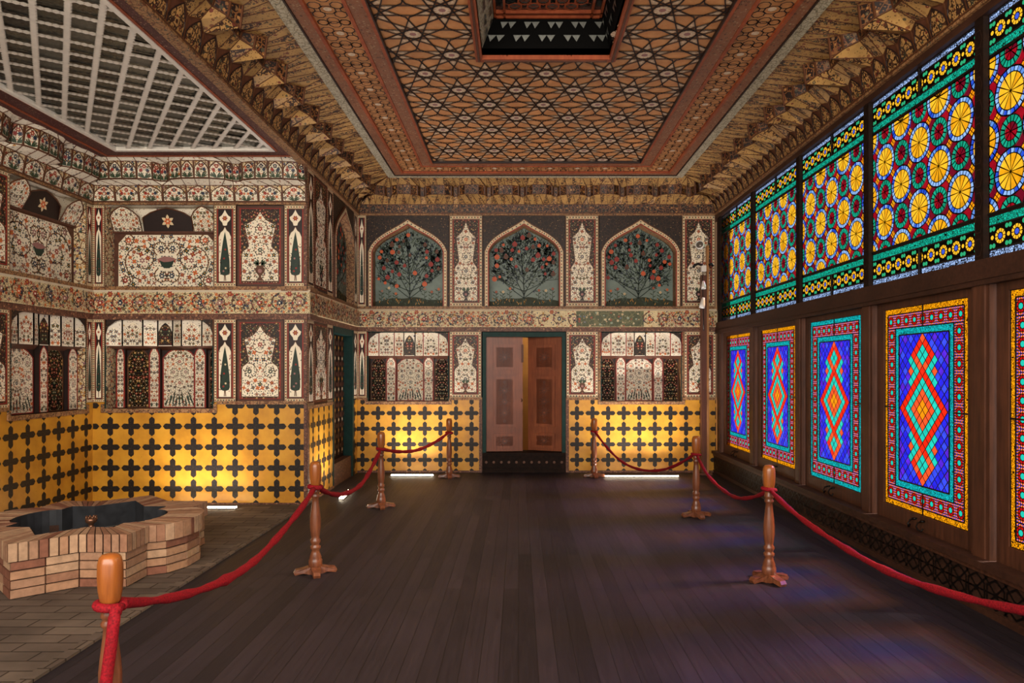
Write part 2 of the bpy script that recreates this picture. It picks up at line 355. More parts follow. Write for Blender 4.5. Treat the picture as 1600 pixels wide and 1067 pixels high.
# ------------------------------------------------------------------ geometry collector
class Ink:
    """collects faces in wall coordinates (u along the wall, v up, n out of the wall) or plain xyz"""
    def __init__(s): s.v = []; s.f = []; s.m = []; s.names = []; s.smooth = []
    def mi(s, mat):
        if mat not in s.names: s.names.append(mat)
        return s.names.index(mat)
    def face(s, pts, mat, smooth=False):
        b = len(s.v); s.v.extend(pts); s.f.append(tuple(range(b, b + len(pts)))); s.m.append(s.mi(mat)); s.smooth.append(smooth)
    def faces(s, verts, faces, mat, smooth=False):
        b = len(s.v); s.v.extend(verts); k = s.mi(mat)
        for f in faces: s.f.append(tuple(b + i for i in f)); s.m.append(k); s.smooth.append(smooth)
    # flat shapes on the wall plane
    def poly(s, pts, mat, n=0.0): s.face([(u, -n, v) for u, v in pts], mat)
    def rect(s, u0, u1, v0, v1, mat, n=0.0): s.poly([(u0, v0), (u1, v0), (u1, v1), (u0, v1)], mat, n)
    def box(s, u0, u1, v0, v1, n0, n1, mat):
        vs = [(u, -n, v) for n in (n0, n1) for u, v in ((u0, v0), (u1, v0), (u1, v1), (u0, v1))]
        s.faces(vs, [(0, 1, 2, 3), (4, 5, 6, 7), (0, 1, 5, 4), (1, 2, 6, 5), (2, 3, 7, 6), (3, 0, 4, 7)], mat)
    def ribbon(s, pts, w, mat, n=0.0, closed=False, taper=1.0):
        k = len(pts)
        if k < 2: return
        L, R = [], []
        for i, (u, v) in enumerate(pts):
            a = pts[(i - 1) % k] if (closed or i > 0) else pts[i]
            b = pts[(i + 1) % k] if (closed or i < k - 1) else pts[i]
            du, dv = b[0] - a[0], b[1] - a[1]; l = hypot(du, dv) or 1
            # mitre
            hw = w / 2 * (1 + (taper - 1) * i / max(1, k - 1))
            if (closed or 0 < i < k - 1):
                d1 = (u - a[0], v - a[1]); d2 = (b[0] - u, b[1] - v)
                l1 = hypot(*d1) or 1; l2 = hypot(*d2) or 1
                c = (d1[0] * d2[0] + d1[1] * d2[1]) / (l1 * l2)
                hw /= max(0.45, sqrt(max(0.0, (1 + c) / 2)))
            L.append((u - dv / l * hw, -n, v + du / l * hw)); R.append((u + dv / l * hw, -n, v - du / l * hw))
        fs = [(i, i + 1, k + i + 1, k + i) for i in range(k - 1)]
        if closed: fs.append((k - 1, 0, k, 2 * k - 1))
        s.faces(L + R, fs, mat)
    def seg(s, a, b, w, mat, n=0.0): s.ribbon([a, b], w, mat, n)
    def disc(s, u, v, r, mat, n=0.0, k=6, rot=0.0, sy=1.0):
        s.poly([(u + r * cos(rot + 2 * pi * i / k), v + sy * r * sin(rot + 2 * pi * i / k)) for i in range(k)], mat, n)
    def flower(s, u, v, r, mat, core, n=0.0, k=5, rot=0.0):
        pts = []
        for i in range(k * 2):
            q = r if i % 2 == 0 else r * 0.55
            a = rot + pi * i / k
            if i % 2 == 0:
                pts += [(u + q * cos(a - 0.24), v + q * sin(a - 0.24)), (u + q * cos(a + 0.24), v + q * sin(a + 0.24))]
            else: pts.append((u + q * cos(a), v + q * sin(a)))
        s.poly(pts, mat, n)
        if core: s.disc(u, v, r * 0.36, core, n + 0.0006, 5)
    def leaf(s, u, v, a, l, w, mat, n=0.0):
        c, d = cos(a), sin(a)
        P = lambda x, y: (u + x * c - y * d, v + x * d + y * c)
        s.poly([P(0, 0), P(l * 0.35, w / 2), P(l * 0.7, w * 0.4), P(l, 0), P(l * 0.7, -w * 0.4), P(l * 0.35, -w / 2)], mat, n)
    # solids
    def bar(s, p, q, w, mat, h=None):
        p = np.array(p, float); q = np.array(q, float); d = q - p; L = np.linalg.norm(d)
        if L < 1e-6: return
        d /= L; up = np.array((0, 0, 1.0)) if abs(d[2]) < 0.9 else np.array((1.0, 0, 0))
        a = np.cross(d, up); a /= np.linalg.norm(a); b = np.cross(a, d)
        h = h or w
        vs = []
        for o in (p, q):
            for x, y in ((-1, -1), (1, -1), (1, 1), (-1, 1)): vs.append(tuple(o + a * x * w / 2 + b * y * h / 2))
        s.faces(vs, [(0, 1, 2, 3), (4, 5, 6, 7), (0, 1, 5, 4), (1, 2, 6, 5), (2, 3, 7, 6), (3, 0, 4, 7)], mat)
    def cube(s, x0, x1, y0, y1, z0, z1, mat): s.box(x0, x1, z0, z1, -y0, -y1, mat)
    def lathe(s, prof, mat, c=(0, 0, 0), k=20, smooth=True):
        vs = []; fs = []
        for r, z in prof:
            for i in range(k):
                a = 2 * pi * i / k; vs.append((c[0] + r * cos(a), c[1] + r * sin(a), c[2] + z))
        for j in range(len(prof) - 1):
            for i in range(k):
                fs.append((j * k + i, j * k + (i + 1) % k, (j + 1) * k + (i + 1) % k, (j + 1) * k + i))
        fs.append(tuple(range(k))[::-1]); fs.append(tuple(range((len(prof) - 1) * k, len(prof) * k)))
        s.faces(vs, fs, mat, smooth)
    def tube(s, pts, r, mat, k=8, closed=False):
        pts = [np.array(p, float) for p in pts]; m = len(pts); vs = []
        for i, p in enumerate(pts):
            a = pts[(i - 1) % m] if (closed or i) else p
            b = pts[(i + 1) % m] if (closed or i < m - 1) else p
            d = b - a; d /= (np.linalg.norm(d) or 1)
            up = np.array((0, 0, 1.0)) if abs(d[2]) < 0.95 else np.array((1.0, 0, 0))
            x = np.cross(d, up); x /= np.linalg.norm(x); y = np.cross(x, d)
            rr = r(i / (m - 1)) if callable(r) else r
            for j in range(k):
                t = 2 * pi * j / k; vs.append(tuple(p + x * rr * cos(t) + y * rr * sin(t)))
        fs = [(i * k + j, i * k + (j + 1) % k, (i + 1) * k + (j + 1) % k, (i + 1) * k + j) for i in range(m - 1) for j in range(k)]
        if closed: fs += [((m - 1) * k + j, (m - 1) * k + (j + 1) % k, (j + 1) % k, j) for j in range(k)]
        else: fs += [tuple(range(k))[::-1], tuple(range((m - 1) * k, m * k))]
        s.faces(vs, fs, mat, True)
    def build(s, name, parent=None, loc=(0, 0, 0), rz=0.0):
        me = bpy.data.meshes.new(name)
        me.from_pydata(s.v, [], s.f); me.validate()
        for x in s.names: me.materials.append(MATS[x])
        if len(me.polygons) == len(s.m):
            me.polygons.foreach_set('material_index', s.m)
            me.polygons.foreach_set('use_smooth', s.smooth)
        else: print('POLYCOUNT', name, len(me.polygons), len(s.m))
        me.update()
        o = bpy.data.objects.new(name, me); COL.objects.link(o)
        o.location = loc; o.rotation_euler = (0, 0, rz)
        if parent: o.parent = parent
        return o

def tag(o, label, cat, kind=None, group=None):
    o['label'] = label; o['category'] = cat
    if kind: o['kind'] = kind
    if group: o['group'] = group
    return o
def empty(name, loc=(0, 0, 0), rz=0.0):
    o = bpy.data.objects.new(name, None); COL.objects.link(o); o.location = loc; o.rotation_euler = (0, 0, rz); o.empty_display_size = 0.1
    return o
def copy_tree(o, parent=None):
    c = o.copy(); COL.objects.link(c)
    if parent: c.parent = parent
    for ch in o.children: copy_tree(ch, c)
    return c
def copy_part(o, parent, du=0.0, dv=0.0):
    c = o.copy(); COL.objects.link(c); c.parent = parent; c.location = (o.location[0] + du, o.location[1], o.location[2] + dv)
    return c

# ------------------------------------------------------------------ painted ornament
def inside(poly, P, r):
    """which of the points P lie in poly, at least r from its edge"""
    P = np.asarray(P); x, y = P[:, 0], P[:, 1]; ins = np.zeros(len(P), bool); dm = np.full(len(P), 1e9)
    k = len(poly)
    for i in range(k):
        (x0, y0), (x1, y1) = poly[i], poly[(i + 1) % k]
        c = ((y0 > y) != (y1 > y)); den = (y1 - y0) if abs(y1 - y0) > 1e-12 else 1e-12
        ins ^= c & (x < (x1 - x0) * (y - y0) / den + x0)
        dx, dy = x1 - x0, y1 - y0; L2 = dx * dx + dy * dy + 1e-12
        t = np.clip(((x - x0) * dx + (y - y0) * dy) / L2, 0, 1)
        dm = np.minimum(dm, np.hypot(x - x0 - t * dx, y - y0 - t * dy))
    return ins & (dm >= r)

def ornament(ink, poly, s, seed, n=0.002, mir=None, scroll=True, light=True, spiral=None, dens=1.0, centers=None):
    """mirrored arabesque: scrolling stems, blossoms, leaves and buds filling poly; s = size of a common blossom"""
    rng = np.random.RandomState(seed)
    us = [p[0] for p in poly]; vs = [p[1] for p in poly]
    lo = (mir if mir is not None else min(us)); hi = max(us)
    big = ['red', 'navy', 'red', 'navy', 'orange', 'pink', 'green'] if light else ['brown_band', 'red', 'gold_line', 'leaf_green', 'brown_line']
    stem = 'vine' if light else 'gold_line'
    lf = ['green', 'navy', 'leaf_green', 'brown_line'] if light else ['leaf_green', 'gold_line', 'brown_line']
    placed = np.zeros((0, 3))
    sides = (1, -1) if mir is not None else (1,)
    def X(u, sd): return u if sd == 1 else 2 * mir - u
    def dart(count, r, gap, margin):
        nonlocal placed
        C = np.stack([rng.uniform(lo, hi, count), rng.uniform(min(vs), max(vs), count)], 1)
        C = C[inside(poly, C, margin)]
        res = []
        for c in C:
            if mir is not None and c[0] - mir < r * 0.8:
                if rng.rand() < 0.5: continue
                c = np.array((mir, c[1]))
            if len(placed) and np.any(np.hypot(placed[:, 0] - c[0], placed[:, 1] - c[1]) < placed[:, 2] + r + gap): continue
            placed = np.vstack([placed, [c[0], c[1], r]]); res.append((c[0], c[1]))
        return res
    if scroll:
        R = spiral or s * 4.2
        for cu, cv, R in (centers or [(a_, b_, R) for a_, b_ in dart(160, R, 0.0, R * 0.9)]):
            if centers: placed = np.vstack([placed, [cu, cv, R]])
            d0 = rng.choice((-1, 1)); a0 = rng.rand() * 6.28
            for sd in sides:
                if sd == -1 and cu - mir < 1e-6: continue
                pts = []
                for i in range(19):
                    t = i / 18; a = a0 + d0 * t * 7.6; q = R * (1 - 0.72 * t)
                    pts.append((X(cu + q * cos(a), sd), cv + q * sin(a)))
                ink.ribbon(pts, s * (0.55 if centers else 0.36), stem, n, taper=0.5)
                for i in range(1, 15):
                    t = (i + 0.5) / 18; a = a0 + d0 * t * 7.6; q = R * (1 - 0.72 * t)
                    ln = s * 1.1
                    da = a + (0.5 if i % 2 else pi - 0.5) * d0 + d0 * 0.5
                    u, v = cu + q * cos(a), cv + q * sin(a)
                    aa = da if sd == 1 else pi - da
                    ink.leaf(X(u, sd), v, aa, ln, s * 0.5, lf[i % len(lf)], n + 0.0005)
                ink.flower(X(cu, sd), cv, s * 1.25, big[int(a0 * 10) % len(big)], 'cream_bright' if light else 'gold_line', n + 0.001, 6, a0)
        keep = []
        for p in placed: keep.append((p[0], p[1], s * 1.3)); 
        # ring of the scroll itself is occupied, its inside is not
        ringpts = [(p[0] + p[2] * 0.8 * cos(a), p[1] + p[2] * 0.8 * sin(a), s * 0.25) for p in placed for a in np.linspace(0, 6.28, 14)]
        placed = np.array(keep + ringpts) if keep else np.zeros((0, 3))
    area = (hi - lo) * (max(vs) - min(vs))
    for cu, cv in dart(int(dens * 2.2 * area / (s * s * 3)), s * 0.95, s * 0.25, s * 0.95):
        c = big[rng.randint(len(big))]; rot = rng.rand() * 6.28; k = rng.randint(4, 7); q = s * rng.uniform(0.85, 1.2)
        for sd in sides:
            if sd == -1 and cu - mir < 1e-6: continue
            u = X(cu, sd)
            for j in range(4):
                a = rot + j * 1.57 + 0.4
                a = a if sd == 1 else pi - a
                ink.leaf(u + q * 0.7 * cos(a), cv + q * 0.7 * sin(a), a, s * 0.85, s * 0.34, lf[(j + k) % len(lf)], n)
            ink.flower(u, cv, q, c, 'ochre' if light else 'cream', n + 0.0007, k, rot)
    for cu, cv in dart(int(dens * 6 * area / (s * s)), s * 0.42, s * 0.16, s * 0.55):
        t = rng.rand(); a = rng.rand() * 6.28
        for sd in sides:
            if sd == -1 and cu - mir < 1e-6: continue
            aa = a if sd == 1 else pi - a; u = X(cu, sd)
            if t < 0.3: ink.flower(u, cv, s * 0.42, big[int(t * 23) % len(big)], None, n, 4, a)
            else: ink.leaf(u - cos(aa) * s * 0.5, cv - sin(aa) * s * 0.5, aa, s * 1.05, s * 0.40, lf[int(t * 40) % len(lf)], n)

def dotted_frame(ink, u0, u1, v0, v1, w, n=0.002, ground='cream', step=None):
    """painted border: light band between dark lines with small blossoms along it"""
    ink.rect(u0, u1, v0, v0 + w, ground, n); ink.rect(u0, u1, v1 - w, v1, ground, n)
    ink.rect(u0, u0 + w, v0 + w, v1 - w, ground, n); ink.rect(u1 - w, u1, v0 + w, v1 - w, ground, n)
    for d in (w * 0.1, w * 0.92):
        ink.ribbon([(u0 + d, v0 + d), (u1 - d, v0 + d), (u1 - d, v1 - d), (u0 + d, v1 - d)], w * 0.17, 'brown_line', n + 0.0006, True)
    step = step or w * 0.85; h = w * 0.5
    cs = ['navy', 'red', 'green', 'brown_line']
    k = 0
    def run(a, b):
        nonlocal k
        L = hypot(b[0] - a[0], b[1] - a[1]); m = max(1, round(L / step))
        for i in range(m):
            t = i / m; k += 1
            ink.flower(a[0] + (b[0] - a[0]) * t, a[1] + (b[1] - a[1]) * t, w * 0.26, cs[k % 4], None, n + 0.0006, 4, 0.4)
    q = [(u0 + h, v0 + h), (u1 - h, v0 + h), (u1 - h, v1 - h), (u0 + h, v1 - h)]
    for i in range(4): run(q[i], q[(i + 1) % 4])

def vase_outline(uc, v0, w, h):
    """bottle-shaped cartouche with flaring neck and ogee tip"""
    r = [(1.0, 0.0), (1.0, 0.38), (0.93, 0.43), (0.72, 0.47), (0.62, 0.50), (0.64, 0.54), (0.86, 0.80), (0.62, 0.835), (0.34, 0.875), (0.16, 0.93), (0.0, 1.0)]
    R = [(uc + x * w / 2, v0 + y * h) for x, y in r]
    Lf = [(uc - x * w / 2, v0 + y * h) for x, y in r[:-1]][::-1]
    return R + Lf

def vase_panel(name, u0, u1, v0, v1, seed, parent, scale=0.023, loc=(0, 0, 0), rz=0.0, urn=True, border=0.055):
    ink = Ink(); ink.box(u0, u1, v0, v1, -0.30, 0.0, 'dark_ground')
    if border:
        dotted_frame(ink, u0, u1, v0, v1, border)
    else: border = 0.03; ink.ribbon([(u0 + .02, v0 + .02), (u1 - .02, v0 + .02), (u1 - .02, v1 - .02), (u0 + .02, v1 - .02)], 0.03, 'brown_band', 0.001, True)
    uc = (u0 + u1) / 2; w = (u1 - u0) - 2 * border - 0.05; h = (v1 - v0) - 2 * border - 0.07
    # gilded sprigs on the dark field
    F = [(u0 + border, v0 + border), (u1 - border, v0 + border), (u1 - border, v1 - border), (u0 + border, v1 - border)]
    ornament(ink, F, scale * 0.55, seed + 5, 0.0015, uc, False, False, dens=0.3)
    ink.ribbon([(u0 + border + .008, v0 + border + .008), (u1 - border - .008, v0 + border + .008), (u1 - border - .008, v1 - border - .008), (u0 + border + .008, v1 - border - .008)], 0.012, 'red', 0.002, True)
    o = vase_outline(uc, v0 + border + 0.03, w, h)
    ink.poly(o, 'cream_bright', 0.003)
    ink.ribbon(o, 0.010, 'brown_line', 0.0035, True)
    ornament(ink, o, scale, seed, 0.004, uc, True, True)
    if urn:
        b = v0 + border + 0.03; k = w / 0.4 * 0.66
        ur = [(0.0, 0.01), (0.07, 0.01), (0.05, 0.03), (0.02, 0.06), (0.02, 0.09), (0.075, 0.16), (0.085, 0.21), (0.05, 0.235), (0.07, 0.26), (0.0, 0.26)]
        P = [(uc + x * k, b + y * k) for x, y in ur] + [(uc - x * k, b + y * k) for x, y in ur[1:-1]][::-1]
        ink.poly(P, 'brown_line' if seed % 2 else 'dark_ground', 0.0085)
        ink.disc(uc, b + 0.17 * k, 0.035 * k, 'pink', 0.0092, 8)
        for sg in (-1, 1):
            for i in range(3): ink.leaf(uc + sg * 0.02 * k, b + 0.26 * k, pi / 2 - sg * (0.25 + 0.4 * i), 0.11 * k, 0.04 * k, 'leaf_green', 0.0085)
    return ink.build(name, parent, loc, rz)

def cypress_panel(name, u0, u1, v0, v1, seed, parent, border=0.045, half=0):
    ink = Ink(); ink.box(u0, u1, v0, v1, -0.30, 0.0, 'dark_ground')
    dotted_frame(ink, u0, u1, v0, v1, border)
    a, b, c, d = u0 + border, u1 - border, v0 + border, v1 - border
    uc = (a + b) / 2; w = b - a; h = d - c
    ink.ribbon([(a + .006, c + .006), (b - .006, c + .006), (b - .006, d - .006), (a + .006, d - .006)], 0.01, 'red', 0.002, True)
    # cream field with a pointed head
    P = [(0.40, 0.02), (0.40, 0.62), (0.28, 0.68), (0.12, 0.71), (0, 0.76)]
    o = [(uc + x * w, c + y * h) for x, y in P] + [(uc - x * w, c + y * h) for x, y in P[:-1]][::-1]
    ink.poly(o, 'cream_bright', 0.003); ink.ribbon(o, 0.007, 'brown_line', 0.0035, True)
    # palmette above
    Q = [(0.0, 0.77), (0.12, 0.775), (0.16, 0.81), (0.32, 0.85), (0.36, 0.885), (0.2, 0.91), (0.08, 0.95), (0, 0.985)]
    o2 = [(uc + x * w, c + y * h) for x, y in Q] + [(uc - x * w, c + y * h) for x, y in Q[1:-1]][::-1]
    ink.poly(o2, 'cream_bright', 0.003); ink.flower(uc, c + 0.87 * h, w * 0.17, 'red', 'ochre', 0.004, 6)
    # cypress
    T = [(0.05, 0.10), (0.25, 0.115), (0.31, 0.15), (0.29, 0.30), (0.18, 0.48), (0.07, 0.62), (0, 0.69)]
    t = [(uc + x * w, c + y * h) for x, y in T] + [(uc - x * w, c + y * h) for x, y in T[:-1]][::-1]
    ink.poly(t, 'green', 0.004)
    ink.seg((uc - w * 0.04, c + 0.03 * h), (uc - w * 0.02, c + 0.11 * h), w * 0.05, 'brown_line', 0.0042); ink.seg((uc + w * 0.06, c + 0.03 * h), (uc + w * 0.02, c + 0.11 * h), w * 0.05, 'brown_line', 0.0042)
    rng = random.Random(seed)
    for i in range(26):
        y = rng.uniform(0.08, 0.62); x = rng.choice((-1, 1)) * rng.uniform(0.24, 0.34)
        ink.leaf(uc + x * w, c + y * h, rng.uniform(0.6, 2.5), w * 0.12, w * 0.05, rng.choice(['green', 'brown_line', 'red']), 0.004)
    for y, x in ((0.2, 0.05), (0.33, -0.05), (0.16, -0.09), (0.45, 0.03)): ink.flower(uc + x * w, c + y * h, w * 0.07, rng.choice(['pink', 'red', 'cream']), None, 0.0048, 5)
    return ink.build(name, parent)

def arch_pts(uc, hw, v0, vs, va, k=10):
    """pointed four-centred arch from the left foot over the tip to the right foot"""
    L = [(uc - hw, v0), (uc - hw, vs)]
    for i in range(1, k + 1):
        t = i / k
        # quick bend at the shoulder then a nearly straight slope
        u = uc - hw * (1 - t) ** 1.0 * (1 + 0.16 * sin(pi * min(1, t * 1.0)) * (1 - t))
        v = vs + (va - vs) * (t ** 0.86 + 0.10 * sin(pi * t) * (1 - t))
        L.append((u, v))
    R = [(2 * uc - u, v) for u, v in L[:-1]][::-1]
    return L + R

def arch_niche(name, u0, u1, v0, v1, seed, parent, depth=0.20, hw=None, spring=0.60):
    uc = (u0 + u1) / 2; W_ = (u1 - u0) / 2; hw = hw or W_ - 0.02
    ink = Ink()
    va = v1 - 0.05; vs = v0 + (v1 - v0) * spring
    outer = arch_pts(uc, hw, v0, vs, va)
    fw = 0.075
    inner = arch_pts(uc, hw - fw, v0, vs + 0.01, va - fw * 1.35)
    # spandrels: strip from the arch up to the panel edge
    k = len(outer)
    for i in range(k - 1):
        (a, b), (c, d) = outer[i], outer[i + 1]
        ta = (u0 if a < uc else u1, b) if i == 0 or i + 1 == k - 1 else None
        if i == 0: ink.poly([(u0, v0), (a, b), (c, d), (u0, d)], 'f_dark', 0.0)
        elif i == k - 2: ink.poly([(a, b), (c, d), (u1, d), (u1, b)], 'f_dark', 0.0)
        else:
            pa = (u0 + (u1 - u0) * (i - 1) / (k - 3), v1); pc = (u0 + (u1 - u0) * i / (k - 3), v1)
            ink.poly([(a, b), (c, d), pc, pa], 'f_dark', 0.0)
    ink.poly([(u0, outer[1][1]), outer[1], (u0, v1)], 'f_dark', 0.0); ink.poly([outer[-2], (u1, outer[-2][1]), (u1, v1)], 'f_dark', 0.0)
    # gilded sprigs in the spandrels
    left = [(u0 + .01, outer[1][1])] + outer[1:k // 2 + 1] + [(uc, v1 - .012), (u0 + .01, v1 - .012)]
    right = [(2 * uc - u, v) for u, v in left]
    # moulded frame, raised off the wall
    fn = 0.025
    for i in range(k - 1):
        a, b, c, d = outer[i], outer[i + 1], inner[i + 1], inner[i]
        ink.face([(a[0], 0, a[1]), (b[0], 0, b[1]), (b[0], -fn, b[1]), (a[0], -fn, a[1])], 'brown_band')
        ink.face([(p[0], -fn, p[1]) for p in (a, b, c, d)], 'f_trim')
        ink.face([(d[0], -fn, d[1]), (c[0], -fn, c[1]), (c[0], depth, c[1]), (d[0], depth, d[1])], 'f_trim')
    mid = [((a[0] + b[0]) / 2, (a[1] + b[1]) / 2) for a, b in zip(outer, inner)]
    def offs(f): return [(a[0] + (b[0] - a[0]) * f, a[1] + (b[1] - a[1]) * f) for a, b in zip(outer, inner)]
    ink.ribbon(offs(0.06), 0.012, 'brown_line', fn + 0.001); ink.ribbon(offs(0.90), 0.014, 'red', fn + 0.001); ink.ribbon(offs(0.48), 0.040, 'cream', fn + 0.0008)
    # blossoms along the frame
    for i in range(len(mid) - 1):
        a, b = mid[i], mid[i + 1]; L = hypot(b[0] - a[0], b[1] - a[1]); m = max(1, round(L / 0.05))
        for j in range(m): ink.flower(a[0] + (b[0] - a[0]) * j / m, a[1] + (b[1] - a[1]) * j / m, 0.013, ('navy', 'red', 'green')[j % 3], None, fn + 0.0016, 4)
    # back wall of the niche with the pomegranate tree
    bi = arch_pts(uc, hw - fw, v0, vs + 0.01, va - fw * 1.35)
    ink.poly(bi, 'teal_sky', -depth)
    ob = Ink(); rng = random.Random(seed); n = -depth + 0.003
    H = va - v0; base = v0 + 0.12
    hill = [(uc - hw + fw, v0)] + [(uc + (hw - fw) * x, base + 0.035 * cos(x * 2.2) + 0.012 * sin(x * 9)) for x in np.linspace(-1, 1, 17)] + [(uc + hw - fw, v0)]
    ink.poly(hill, 'moss', n)
    for i in range(60):
        x = rng.uniform(-0.95, 0.95); ink.leaf(uc + (hw - fw) * x, v0 + rng.uniform(0.03, 0.11), rng.uniform(0.9, 2.2), 0.05, 0.014, rng.choice(['leaf_green', 'green', 'ochre']), n + 0.001)
    B = []
    def limb(p, a, l, w, depth_):
        pts = [p]; q = p; aa = a
        for i in range(6):
            q = (q[0] + cos(aa) * l / 6, q[1] + sin(aa) * l / 6); aa += (pi / 2 - aa) * 0.05 + rng.uniform(-0.05, 0.05); pts.append(q)
        ink.ribbon(pts, w, 'green', n + 0.0012, taper=0.5)
        B.extend(pts[2:])
        if depth_ > 0:
            for j in range(3):
                k_ = rng.randint(2, 6); sg = 1 if cos(a) > 0 else -1
                limb(pts[k_], aa + rng.uniform(-0.75, 0.75), l * rng.uniform(0.5, 0.7), w * 0.6, depth_ - 1)
    limb((uc, base), pi / 2, H * 0.75, 0.022, 2)
    for a, st in ((0.62, 0.02), (1.05, 0.06), (0.38, 0.10), (0.85, 0.18), (1.2, 0.30), (0.55, 0.3)):
        for sg in (1, -1): limb((uc, base + H * st), a if sg == 1 else pi - a, H * 0.42 * (1.1 - st * 0.6), 0.016, 2)
    P = np.array(B); ok = inside(inner, P, 0.045); P = P[ok]
    for q in P[::2]:
        for j in range(5):
            ink.leaf(q[0], q[1], rng.uniform(0, 6.28), 0.042, 0.012, rng.choice(['green', 'leaf_green', 'green', 'navy']), n + 0.002)
    for i in range(1000):
        t = rng.uniform(0, 6.28); q = sqrt(rng.random()); c = (uc + (hw - fw - 0.03) * q * cos(t), base + H * (0.50 + 0.36 * q * sin(t)))
        if q < 0.9 or rng.random() < 0.5:
            if inside(inner, np.array([c]), 0.04)[0]: ink.leaf(c[0], c[1], atan2(c[1] - base - 0.2 * H, c[0] - uc) + rng.uniform(-0.9, 0.9), 0.045, 0.014, rng.choice(['green', 'leaf_green', 'green', 'navy']), n + 0.002)
    used = []
    for i in range(900):
        q = P[rng.randrange(len(P))]; c = (q[0] + rng.uniform(-.05, .05), q[1] + rng.uniform(-.05, .05)); r = rng.uniform(0.022, 0.042)
        if c[1] < base + 0.18 or any(hypot(c[0] - a[0], c[1] - a[1]) < 0.085 for a in used) or len(used) > 30: continue
        if not inside(inner, np.array([c]), r + 0.02)[0]: continue
        used.append(c)
        ink.disc(c[0], c[1], r, rng.choice(['orange', 'red', 'orange', 'red', 'brown_line']), n + 0.003, 10)
        ink.flower(c[0], c[1] + r, r * 0.35, 'red', None, n + 0.0034, 3, pi / 2)
    for x in (-0.82, -0.62, -0.42, 0.42, 0.62, 0.82):
        u = uc + (hw - fw) * x; hgt = rng.uniform(0.08, 0.2)
        ink.ribbon([(u, base - 0.02), (u + 0.01, base + hgt)], 0.007, 'green', n + 0.002)
        for j in range(5): ink.leaf(u, base + hgt * j / 5, (0.6 if j % 2 else 2.5), 0.06, 0.018, 'leaf_green', n + 0.002)
        ink.flower(u + 0.01, base + hgt, 0.024, rng.choice(['orange', 'red', 'cream', 'pink']), 'ochre', n + 0.003, 5)
    # floor of the niche
    ink.face([(uc - hw + fw, 0, v0), (uc + hw - fw, 0, v0), (uc + hw - fw, depth, v0), (uc - hw + fw, depth, v0)], 'brown_band')
    return ink.build(name, parent)

def small_arch(u0, u1, v0, v1, sh=0.72):
    uc = (u0 + u1) / 2; h = v1 - v0; w = u1 - u0
    R = [(u1, v0), (u1, v0 + h * sh), (u1 - w * 0.16, v0 + h * (sh + (1 - sh) * 0.52)), (uc + w * 0.14, v0 + h * (sh + (1 - sh) * 0.86)), (uc, v1)]
    return R + [(2 * uc - u, v) for u, v in R[:-1]][::-1]

